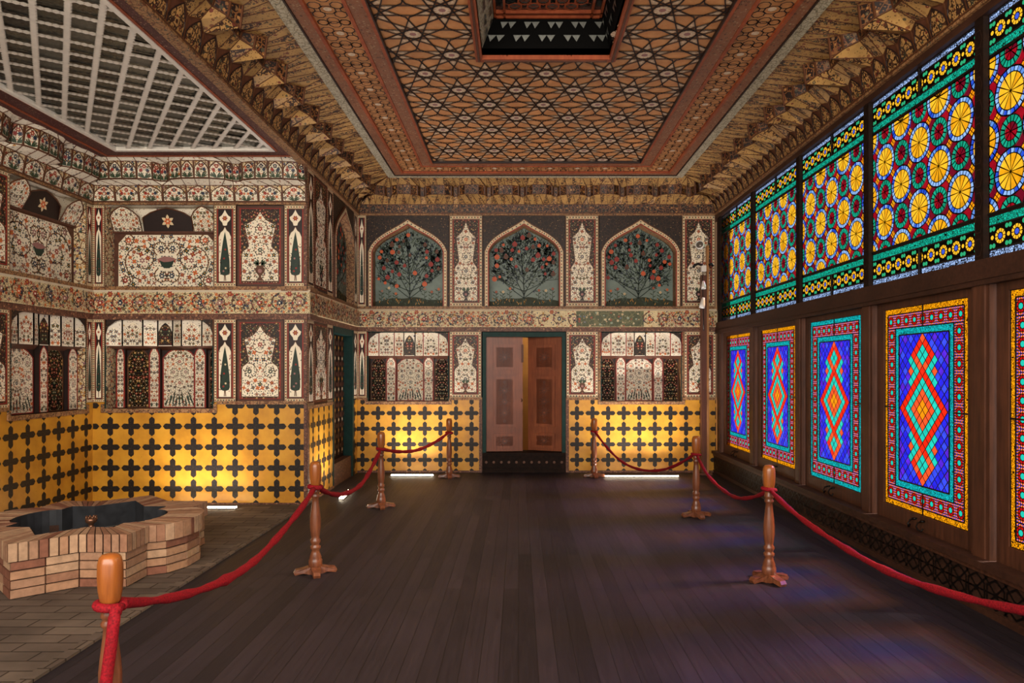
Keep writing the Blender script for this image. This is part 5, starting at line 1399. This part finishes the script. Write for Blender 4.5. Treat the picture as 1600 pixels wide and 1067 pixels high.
names = ['stained glass sash cut off by the right edge of the picture, nearest of the five', 'large amber bordered stained glass sash with blue field, second nearest', 'stained glass sash with a turquoise outer border, middle of the five', 'amber bordered stained glass sash behind the near right stanchion', 'amber bordered stained glass sash at the far end beside the wooden pole']
for k in range(5):
    if k == 0: w = sashA
    else: w = copy_tree(sashA)
    if k == 2:
        for ch in w.children:
            if ch.name.startswith('outer_glass_band'):
                ch.data = ch.data.copy(); ch.data.materials[0] = MATS['gb_cyan']
    w.name = 'window_%d' % (k + 1); w.location = (XR + 0.045, (POST[k] + POST[k + 1]) / 2 - 0.02, 0); w.rotation_euler = (0, 0, -R90)
    tag(w, names[k], 'window', 'structure', 'lower stained glass sashes')

# --- one upper panel of rosettes
def upper():
    root = empty('window_6'); a = 0.735
    rows = [('gb_sky', 2.345, 2.39), ('gb_teal', 2.555, 2.612), ('gb_teal', 3.685, 3.742), ('gb_sky', 3.905, 3.95)]
    for m, v0, v1 in rows:
        i = Ink(); i.rect(-a, a, v0, v1, m, 0); i.build('glass_strip', root)
    for v0, v1 in ((2.395, 2.55), (3.747, 3.90)):
        j = Ink(); h = (v1 - v0) / 2; j.rect(-a, a, -h, h, 'gf_upper', 0); o = j.build('flower_glass_band', root); o.location = (0, 0, (v0 + v1) / 2)
    i = Ink()
    for v0, v1 in ((2.33, 2.345), (2.388, 2.40), (2.545, 2.557), (2.61, 2.637), (3.66, 3.687), (3.74, 3.75), (3.895, 3.907), (3.948, 3.96)): i.box(-a, a, v0, v1, -0.004, 0.004, 'lead')
    for u in (0.0,):
        for v0, v1 in ((2.345, 2.555), (3.742, 3.95)): i.box(u - .007, u + .007, v0, v1, -0.015, 0.010, 'lead')
    i.build('lead_bar', root)
    i = Ink(); rng = random.Random(8); g = 0.2583; gv = 0.257; v00 = 3.117
    U0, U1, V0, V1 = -a, a, 2.635, 3.662
    def piece(P, m, w=0.0075):
        P = clip(P, U0, U1, V0, V1)
        if len(P) < 3: return
        i.poly(P, m, 0.0); i.ribbon(P, w, 'lead', 0.004, True)
    def E(u, v, r, a_): return (u + r * cos(a_), v + r * sin(a_))
    RY, RO, RR, RG = 0.117, 0.1535, 0.060, 0.104
    NO = 24; NG = 16
    for ci in range(-4, 5):
        for cj in range(-3, 4):
            u, v = ci * g, v00 + cj * gv
            if (ci + cj) % 2:      # yellow wheel with a pale blue ring
                for k in range(12):
                    t0, t1 = (k) * pi / 6, (k + 1) * pi / 6
                    piece([(u, v), E(u, v, RY, t0), E(u, v, RY, (t0 + t1) / 2), E(u, v, RY, t1)], rng.choice(['g_yellow', 'g_yellow', 'g_yellow2']), 0.0065)
                for k in range(NO):
                    t0, t1 = k * 2 * pi / NO, (k + 1) * 2 * pi / NO
                    piece([E(u, v, RY, t0), E(u, v, RO, t0), E(u, v, RO, t1), E(u, v, RY, t1)], rng.choice(['g_sky', 'g_sky', 'g_sky2', 'g_sky', 'g_blue']))
            else:
                for k in range(8):
                    t0, t1 = k * pi / 4, (k + 1) * pi / 4
                    piece([(u, v), E(u, v, RR, t0), E(u, v, RR, (t0 + t1) / 2), E(u, v, RR, t1)], rng.choice(['g_ruby', 'g_ruby', 'g_maroon']), 0.006)
                for k in range(NG):
                    t0, t1 = k * 2 * pi / NG, (k + 1) * 2 * pi / NG
                    piece([E(u, v, RR, t0), E(u, v, RG, t0), E(u, v, RG, t1), E(u, v, RR, t1)], rng.choice(['g_teal', 'g_teal', 'g_teal2']))
            # the four-sided gap up and to the right of this centre
            yel = (ci + cj) % 2 == 1
            cs = [((u, v), yel, 0), ((u + g, v), not yel, pi / 2), ((u + g, v + gv), yel, pi), ((u, v + gv), not yel, 1.5 * pi)]
            cu, cv = u + g / 2, v + gv / 2
            loop = []
            arcs = []
            for (p, isy, st) in cs:
                n = NO if isy else NG; r = RO if isy else RG; m = n // 4
                arcs.append([E(p[0], p[1], r, st + pi / 2 - 2 * pi * k / n) if False else E(p[0], p[1], r, st + 2 * pi * k / n) for k in range(m + 1)])
            # inner little square split in four
            q = 0.036; sq = [(cu - q, cv), (cu, cv - q), (cu + q, cv), (cu, cv + q)]
            mids = [((sq[k][0] + sq[(k + 1) % 4][0]) / 2, (sq[k][1] + sq[(k + 1) % 4][1]) / 2) for k in range(4)]
            for k in range(4): piece([(cu, cv), mids[k - 1], sq[k], mids[k]], rng.choice(['g_amber', 'g_yellow2', 'g_amber']), 0.006)
            for k, (arc, (p, isy, st)) in enumerate(zip(arcs, cs)):
                # corner piece between the arc and the square
                s0, s1 = sq[(k + 1) % 4], sq[k]      # beside the start and the end of the arc
                m_ = rng.choice(['g_maroon', 'g_ruby']) if not isy else rng.choice(['g_maroon', 'g_blue', 'g_maroon'])
                n_ = len(arc) - 1; S_ = [(s0[0] + (s1[0] - s0[0]) * t / n_, s0[1] + (s1[1] - s0[1]) * t / n_) for t in range(n_ + 1)]
                for t in range(n_):
                    P = clip([arc[t], arc[t + 1], S_[t + 1], S_[t]], U0, U1, V0, V1)
                    if P: i.poly(P, m_, 0.0)
                    if t in (0, n_ - 1) or not isy:
                        P = clip([S_[t], S_[t + 1], S_[t + 1]], U0, U1, V0, V1)
                a0_, a1_ = arc[0], s0
                if U0 < a0_[0] < U1 and V0 < a0_[1] < V1 and U0 < a1_[0] < U1 and V0 < a1_[1] < V1: i.seg(a0_, a1_, 0.0075, 'lead', 0.004)
    i.box(U0, U1, V0 - 0.01, V0 + 0.004, -0.01, 0.01, 'lead')
    i.build('rosette_glass', root)
    return root
up = upper()
un = ['upper rosette window cut off by the right edge of the picture', 'tall upper rosette window second from the right edge, above the blue diamond sash', 'upper rosette window in the middle of the five, above the turquoise bordered sash', 'upper rosette window second from the end wall', 'small looking upper rosette window touching the end wall corner']
for k in range(5):
    w = up if k == 0 else copy_tree(up)
    w.name = 'window_%d' % (k + 6); w.location = (XR + 0.03, (POST[k] + POST[k + 1]) / 2, 0); w.rotation_euler = (0, 0, -R90)
    tag(w, un[k], 'window', 'structure', 'upper rosette windows')

# ------------------------------------------------------------------ brick pool
PC = (-3.53, 5.87); PHT = 0.40
pool = tag(empty('brick_pool', (PC[0], PC[1], 0.0)), 'star shaped brick pool with an upright brick rim in the alcove', 'fountain')
def outline(s, nl=13):
    """corner squares on the diagonals, round lobes left and right, pointed lobes front and back"""
    q = 0.67 - s; k = 0.37 - s * 0.40; kf = 0.31 - s * 0.36; tip = 0.965 - s * 1.12
    P = [(q + (0.21 - s * 0.16) * cos(t), k * sin(t)) for t in np.linspace(-pi / 2, pi / 2, nl)]
    lobe = list(P)
    P += [(q, q), (kf, q), (0.0, tip), (-kf, q), (-q, q)]
    P += [(-x, -y) for x, y in lobe] + [(-q, -q), (-kf, -q), (0.0, -tip), (kf, -q), (q, -q)]
    return P
def brick_ring(ink, s_out, s_in, z0, z1, w, gap, rng, nl=13):
    O, I_ = outline(s_out, nl), outline(s_in, nl); n = len(O)
    for k in range(n):
        a, b, c, d = O[k], O[(k + 1) % n], I_[(k + 1) % n], I_[k]
        L = hypot(b[0] - a[0], b[1] - a[1])
        if L < 1e-4: continue
        m = max(1, round(L / w)); off = 0
        for j in range(m):
            t0, t1 = j / m + gap / L / 2, (j + 1) / m - gap / L / 2
            if t1 <= t0: continue
            lerp = lambda p, q, t: (p[0] + (q[0] - p[0]) * t, p[1] + (q[1] - p[1]) * t)
            jit = rng.uniform(-0.003, 0.003)
            q4 = [lerp(a, b, t0), lerp(a, b, t1), lerp(d, c, t1), lerp(d, c, t0)]
            vs = [(x, y, z) for z in (z0 + gap / 2, z1 - gap / 2 + jit * 0.6) for x, y in q4]
            ink.faces(vs, [(0, 1, 2, 3), (4, 5, 6, 7), (0, 1, 5, 4), (1, 2, 6, 5), (2, 3, 7, 6), (3, 0, 4, 7)], 'brick_%d' % rng.choice([0, 0, 1, 2, 2, 3, 4, 4]))
def ring_solid(ink, s_out, s_in, z0, z1, mat, nl=13):
    O, I_ = outline(s_out, nl), outline(s_in, nl); n = len(O)
    for k in range(n):
        a, b, c, d = O[k], O[(k + 1) % n], I_[(k + 1) % n], I_[k]
        ink.faces([(x, y, z) for z in (z0, z1) for x, y in (a, b, c, d)], [(0, 1, 2, 3), (4, 5, 6, 7), (0, 1, 5, 4), (2, 3, 7, 6)], mat)
rng = random.Random(12)
i = Ink(); ring_solid(i, 0.04, 0.25, 0.0, 0.262, 'mortar', 6)
for k in range(4): brick_ring(i, 0.018 + 0.004 * (k % 2), 0.10, 0.004 + k * 0.065, 0.004 + (k + 1) * 0.065, 0.23, 0.010, rng, 6)
i.build('wall_courses', pool)
i = Ink(); ring_solid(i, 0.012, 0.245, 0.262, 0.392, 'mortar'); brick_ring(i, 0.0, 0.25, 0.262, PHT, 0.062, 0.010, rng)
i.build('rim', pool)
i = Ink(); O = outline(0.258)
i.faces([(x, y, z) for z in (0.03, 0.396) for x, y in O], [(k, (k + 1) % len(O), len(O) + (k + 1) % len(O), len(O) + k) for k in range(len(O))], 'basin_dark')
i.face([(x, y, 0.03) for x, y in O], 'basin_dark')
O2 = outline(0.33)
n = len(O); i.faces([(x, y, 0.2) for x, y in O] + [(x, y, 0.2) for x, y in O2], [(k, (k + 1) % n, n + (k + 1) % n, n + k) for k in range(n)], 'basin_grey')
i.faces([(x, y, 0.2) for x, y in O2] + [(x, y, 0.03) for x, y in O2], [(k, (k + 1) % n, n + (k + 1) % n, n + k) for k in range(n)], 'basin_grey')
i.build('basin', pool)
i = Ink(); i.lathe([(0.05, 0.03), (0.05, 0.06), (0.022, 0.07), (0.022, 0.27), (0.03, 0.275), (0.03, 0.30), (0.02, 0.305), (0.02, 0.33), (0.042, 0.345), (0.045, 0.375), (0.03, 0.38)], 'brass_pipe', k=14)
for k in range(8): i.lathe([(0.008, 0.37), (0.008, 0.395)], 'brass_pipe', (0.036 * cos(k * pi / 4), 0.036 * sin(k * pi / 4), 0), 6)
i.build('spout', pool)

# ------------------------------------------------------------------ stanchions and ropes
TIE = 0.672
st = empty('rope_stanchion')
i = Ink(); i.lathe([(0.052, 0.035), (0.052, 0.105), (0.045, 0.115), (0.047, 0.125), (0.034, 0.165), (0.030, 0.185), (0.040, 0.195), (0.040, 0.213), (0.030, 0.222), (0.033, 0.232), (0.040, 0.245), (0.040, 0.262), (0.030, 0.275), (0.035, 0.30), (0.0415, 0.36), (0.0415, 0.42), (0.036, 0.48), (0.027, 0.56), (0.025, 0.59), (0.033, 0.60), (0.035, 0.61), (0.028, 0.62), (0.028, 0.628), (0.035, 0.636), (0.033, 0.65), (0.030, 0.66), (0.030, 0.69)], 'post_wood')
i.build('turned_post', st)
i = Ink(); i.lathe([(0.031, 0.685), (0.037, 0.70), (0.044, 0.74), (0.0465, 0.79), (0.0455, 0.84), (0.040, 0.865), (0.030, 0.877), (0.012, 0.881)], 'head_wood')
o = i.build('head', st); o['label'] = 'rounded honey coloured head'
foot = Ink(); prof = [(0.02, 0.0), (0.05, 0.0), (0.09, 0.012), (0.155, 0.0), (0.165, 0.02), (0.15, 0.042), (0.10, 0.046), (0.055, 0.058), (0.02, 0.06)]
hw_ = 0.034
vs = [(x, s * (hw_ if x < 0.12 else hw_ * 0.75), z) for s in (-1, 1) for x, z in prof]; n = len(prof)
foot.faces(vs, [tuple(range(n)), tuple(range(n, 2 * n))] + [(k, (k + 1) % n, n + (k + 1) % n, n + k) for k in range(n)], 'post_wood')
f0 = foot.build('foot', st)
for k in range(1, 4):
    f = f0.copy(); COL.objects.link(f); f.parent = st; f.rotation_euler = (0, 0, k * R90)
SP = [(-1.60, 2.785, 0.1, 'turned wooden stanchion nearest the viewer, cut off at the bottom left'), (-1.60, 5.60, 0.35, 'turned wooden stanchion with a cross foot standing to the right of the brick pool'),
      (-1.60, 8.28, 0.3, 'wooden stanchion left of the doorway, third along the left rope'), (-1.03, 10.57, 0.15, 'small looking wooden stanchion against the gold wall just left of the door'),
      (1.135, 10.63, 0.1, 'small looking wooden stanchion against the gold wall just right of the door'), (1.94, 7.755, 0.2, 'wooden stanchion standing in front of the tall lamp pole'),
      (1.90, 5.387, 0.35, 'large wooden stanchion with cross foot in front of the stained glass windows'), (1.95, 2.52, 0.3, 'wooden stanchion holding the near end of the right hand rope')]
for k, (x, y, r, lb) in enumerate(SP):
    s = st if k == 0 else copy_tree(st)
    s.location = (x, y, 0); s.rotation_euler = (0, 0, r); tag(s, lb, 'stanchion', None, 'turned wooden stanchions')
def loop_at(x, y, z, r):
    return [(x + 0.046 * cos(t), y + 0.046 * sin(t), z + 0.012 * sin(t * 0.5)) for t in np.linspace(0, 2 * pi, 17)]
def rope(a, b, sag, r, label, seed, za=TIE, zb=TIE, drop=None, skew=0.0, knots=(True, True)):
    rng = random.Random(seed); i = Ink()
    ax, ay = a; bx, by = b; dx, dy = bx - ax, by - ay; L = hypot(dx, dy); ux, uy = dx / L, dy / L
    s0, s1 = (ax + ux * 0.045, ay + uy * 0.045), (bx - ux * 0.045, by - uy * 0.045)
    pts = []
    ph = rng.uniform(0, 6)
    for k in range(41):
        t = k / 40; tt = t + skew * t * (1 - t)
        z = za + (zb - za) * t - 4 * sag * tt * (1 - tt)
        w = 0.012 * sin(t * 9 + ph) * sin(pi * t)
        pts.append((s0[0] + (s1[0] - s0[0]) * t - uy * w, s0[1] + (s1[1] - s0[1]) * t + ux * w, z))
    rr = lambda t: r * (1 + 0.16 * sin(t * 37 + ph) + 0.10 * sin(t * 83 + ph * 2)) * (1.25 if abs(t - 0.42) < 0.06 and seed == 1 else 1.0)
    i.tube(pts, rr, 'red_velvet', 10)
    if knots[0]: i.tube(loop_at(ax, ay, za, r), r * 0.85, 'red_velvet', 8)
    if knots[1]: i.tube(loop_at(bx, by, zb - 0.012, r), r * 0.8, 'red_velvet', 8)
    return tag(i.build('velvet_rope'), label, 'rope', None, 'red velvet ropes')
P_ = [(x, y) for x, y, r, l in SP]
rope(P_[0], P_[1], 0.225, 0.021, 'red velvet rope in front of the brick pool, between the two nearest left stanchions', 1, knots=(True, False))
rope(P_[1], P_[2], 0.235, 0.021, 'red velvet rope passing the left wall pier, beyond the pool', 2, knots=(True, False))
rope(P_[2], P_[3], 0.125, 0.021, 'red velvet rope before the gold wall, ending left of the door', 3, knots=(True, True))
rope(P_[4], P_[5], 0.35, 0.017, 'dark red rope dipping low before the gold wall right of the door', 4, knots=(True, False))
rope(P_[5], P_[6], 0.21, 0.016, 'dark red rope under the two far stained glass sashes', 5, knots=(True, False))
rope(P_[6], P_[7], 0.155, 0.018, 'bright red rope sweeping along the near stained glass sashes to the right edge', 6, za=0.69, zb=0.71, knots=(True, True))
i = Ink(); x, y = P_[0]
pts = [(x + 0.045, y - 0.03, TIE + 0.01), (x + 0.05, y - 0.06, TIE - 0.02), (x + 0.045, y - 0.072, TIE - 0.12), (x + 0.03, y - 0.078, TIE - 0.25), (x + 0.02, y - 0.085, TIE - 0.4), (x + 0.02, y - 0.11, TIE - 0.55), (x + 0.02, y - 0.17, 0.03), (x + 0.0, y - 0.32, 0.022), (x - 0.1, y - 0.42, 0.022)]
sm = []
for k in range(len(pts) - 1):
    for t in (0, 0.33, 0.66): sm.append(tuple(pts[k][c] + (pts[k + 1][c] - pts[k][c]) * t for c in range(3)))
sm.append(pts[-1]); i.tube(sm, 0.022, 'red_velvet', 10)
tag(i.build('velvet_rope'), 'red velvet rope end hanging down the nearest left stanchion', 'rope', None, 'red velvet ropes')

# ------------------------------------------------------------------ lamp pole by the end wall
px_, py_ = 2.86, 10.9
pole = tag(empty('lamp_pole', (px_, py_, 0)), 'tall square wooden pole carrying small white spot lamps at the right end of the hall', 'pole')
i = Ink(); i.cube(-0.06, 0.045, -0.045, 0.045, 0.0, 3.05, 'pole_dark'); i.cube(0.02, 0.05, -0.052, 0.03, 0.0, 3.50, 'pole_wood'); i.build('shaft', pole)
i = Ink(); i.cube(-0.10, 0.09, -0.10, 0.10, 0.0, 0.03, 'pole_dark'); i.build('base', pole)
def spot(x, z, r, L, tilt, down=True):
    root = Ink(); root.lathe([(r * 0.55, 0), (r * 0.75, L * 0.3), (r, L * 0.65), (r, L), (r * 0.86, L), (r * 0.8, L * 0.8)], 'lamp_white', k=16)
    o = root.build('lamp_head', pole)
    ln = Ink(); ln.lathe([(r * 0.8, L * 0.82), (r * 0.8, L * 0.85)], 'alu', k=16); ln.build('lens', o)
    o.location = (x, -0.09, z); o.rotation_euler = tilt
    return o
spot(-0.08, 3.47, 0.065, 0.13, (radians(80), 0, radians(-25)))
spot(-0.045, 2.95, 0.035, 0.12, (radians(170), 0, 0)); spot(-0.045, 2.70, 0.042, 0.16, (radians(175), radians(10), 0))
i = Ink(); i.tube([(-0.06, -0.06, 3.2), (-0.12, -0.07, 3.22), (-0.17, -0.06, 3.2), (-0.19, -0.05, 3.16)], 0.02, 'iron', 8); i.tube([(0.05, -0.04, 3.2), (0.09, -0.05, 3.22), (0.11, -0.05, 3.18)], 0.022, 'iron', 8); i.cube(-0.07, 0.0, -0.09, -0.04, 3.10, 3.19, 'lamp_white'); i.build('clamp', pole)
i = Ink(); i.tube([(-0.04, -0.06, 3.40), (-0.05, -0.06, 3.2), (-0.045, -0.055, 2.8), (-0.03, -0.05, 2.2)], 0.006, 'iron', 6); i.build('cable', pole)

# ------------------------------------------------------------------ light strips on the floor
def strip(x, y, L, rz, z, label, power=60):
    r = tag(empty('light_strip', (x, y, z), rz), label, 'light', None, 'floor light strips')
    i = Ink(); i.cube(-L / 2, L / 2, -0.03, 0.03, 0.0, 0.012, 'alu'); i.build('channel', r)
    i = Ink(); m = round(L / 0.055)
    for k in range(m):
        u = -L / 2 + (k + .5) * L / m; i.cube(u - L / m * 0.42, u + L / m * 0.42, -0.02, 0.026, 0.012, 0.024, 'led')
    i.build('diffuser', r)
    a = bpy.data.lights.new('uplight', 'AREA'); a.shape = 'RECTANGLE'; a.size = L; a.size_y = 0.04; a.energy = power * L; a.color = (1.0, 0.94, 0.93); a.spread = radians(120)
    o = bpy.data.objects.new('uplight', a); COL.objects.link(o); o.parent = r; o.location = (0, 0, 0.032); o.rotation_euler = (radians(180 - 5), 0, 0)
strip(1.84, 10.60, 1.10, 0.0, 0.0, 'long white light strip on the floor right of the door', 24)
strip(-1.60, 10.70, 0.64, 0.0, 0.0, 'short white light strip on the floor left of the door', 26)
strip(-2.20, 9.05, 0.62, R90 + 0.06, 0.0, 'white light strip on the planks along the left wall pier', 18)
strip(-3.72, 8.18, 0.95, 0.0, 0.002, 'white light strip on the paving behind the brick pool', 11)

# ------------------------------------------------------------------ light
world = bpy.data.worlds.new('sky'); SC.world = world; world.use_nodes = True
wn = world.node_tree; wn.nodes.clear()
bg = wn.nodes.new('ShaderNodeBackground'); bg.inputs[0].default_value = (1.0, 0.97, 0.93, 1); bg.inputs[1].default_value = WORLD_S
wo = wn.nodes.new('ShaderNodeOutputWorld'); wn.links.new(bg.outputs[0], wo.inputs[0])
def area(name, loc, rot, sx, sy, power=0, portal=False, col=(1, 1, 1)):
    L = bpy.data.lights.new(name, 'AREA'); L.shape = 'RECTANGLE'; L.size = sx; L.size_y = sy; L.energy = power; L.color = col
    L.cycles.is_portal = portal
    o = bpy.data.objects.new(name, L); COL.objects.link(o); o.location = loc; o.rotation_euler = rot; return o
area('fill_behind_viewer', (-0.98, YF - 0.05, 3.0), (radians(96), 0, 0), 8.2, 2.6, FILL_P, False, (1.0, 0.9, 0.78))  # added warm fill lamp, unseen behind the viewer, to brighten the hall
area('daylight_upper_windows', (XR + 0.12, 7.1, 3.14), (0, R90, 0), 1.65, 8.2, 0, True)
area('daylight_lower_windows', (XR + 0.16, 7.1, 1.29), (0, R90, 0), 1.7, 8.2, 0, True)
S = bpy.data.lights.new('sun', 'SUN'); S.energy = SUN_E; S.angle = radians(16); S.color = (1.0, 0.93, 0.85)
so = bpy.data.objects.new('sun', S); COL.objects.link(so); so.rotation_euler = (0, radians(52), radians(8))
pl = bpy.data.lights.new('passage_lamp', 'POINT'); pl.energy = 20; pl.color = (1, 0.85, 0.6); pl.shadow_soft_size = 0.15
po = bpy.data.objects.new('passage_lamp', pl); COL.objects.link(po); po.location = (0.5, 12.2, 2.2)

# ------------------------------------------------------------------ camera
cam = bpy.data.cameras.new('camera'); co = bpy.data.objects.new('camera', cam); COL.objects.link(co)
co.location = (0, 0, 1.6); co.rotation_euler = (R90, 0, 0)
cam.sensor_width = 36; cam.lens = 36 * 1110 / 1600; cam.shift_x = -10 / 1600; cam.shift_y = 44.5 / 1600; cam.clip_start = 0.05; cam.clip_end = 100
SC.camera = co
vs_ = SC.view_settings; vs_.view_transform = 'Standard'; vs_.look = 'None'; vs_.gamma = 1; vs_.use_curve_mapping = False; vs_.exposure = EXPO
SC.cycles.use_denoising = True
SC.cycles.max_bounces = 10; SC.cycles.transparent_max_bounces = 12; SC.cycles.sample_clamp_indirect = 6.0
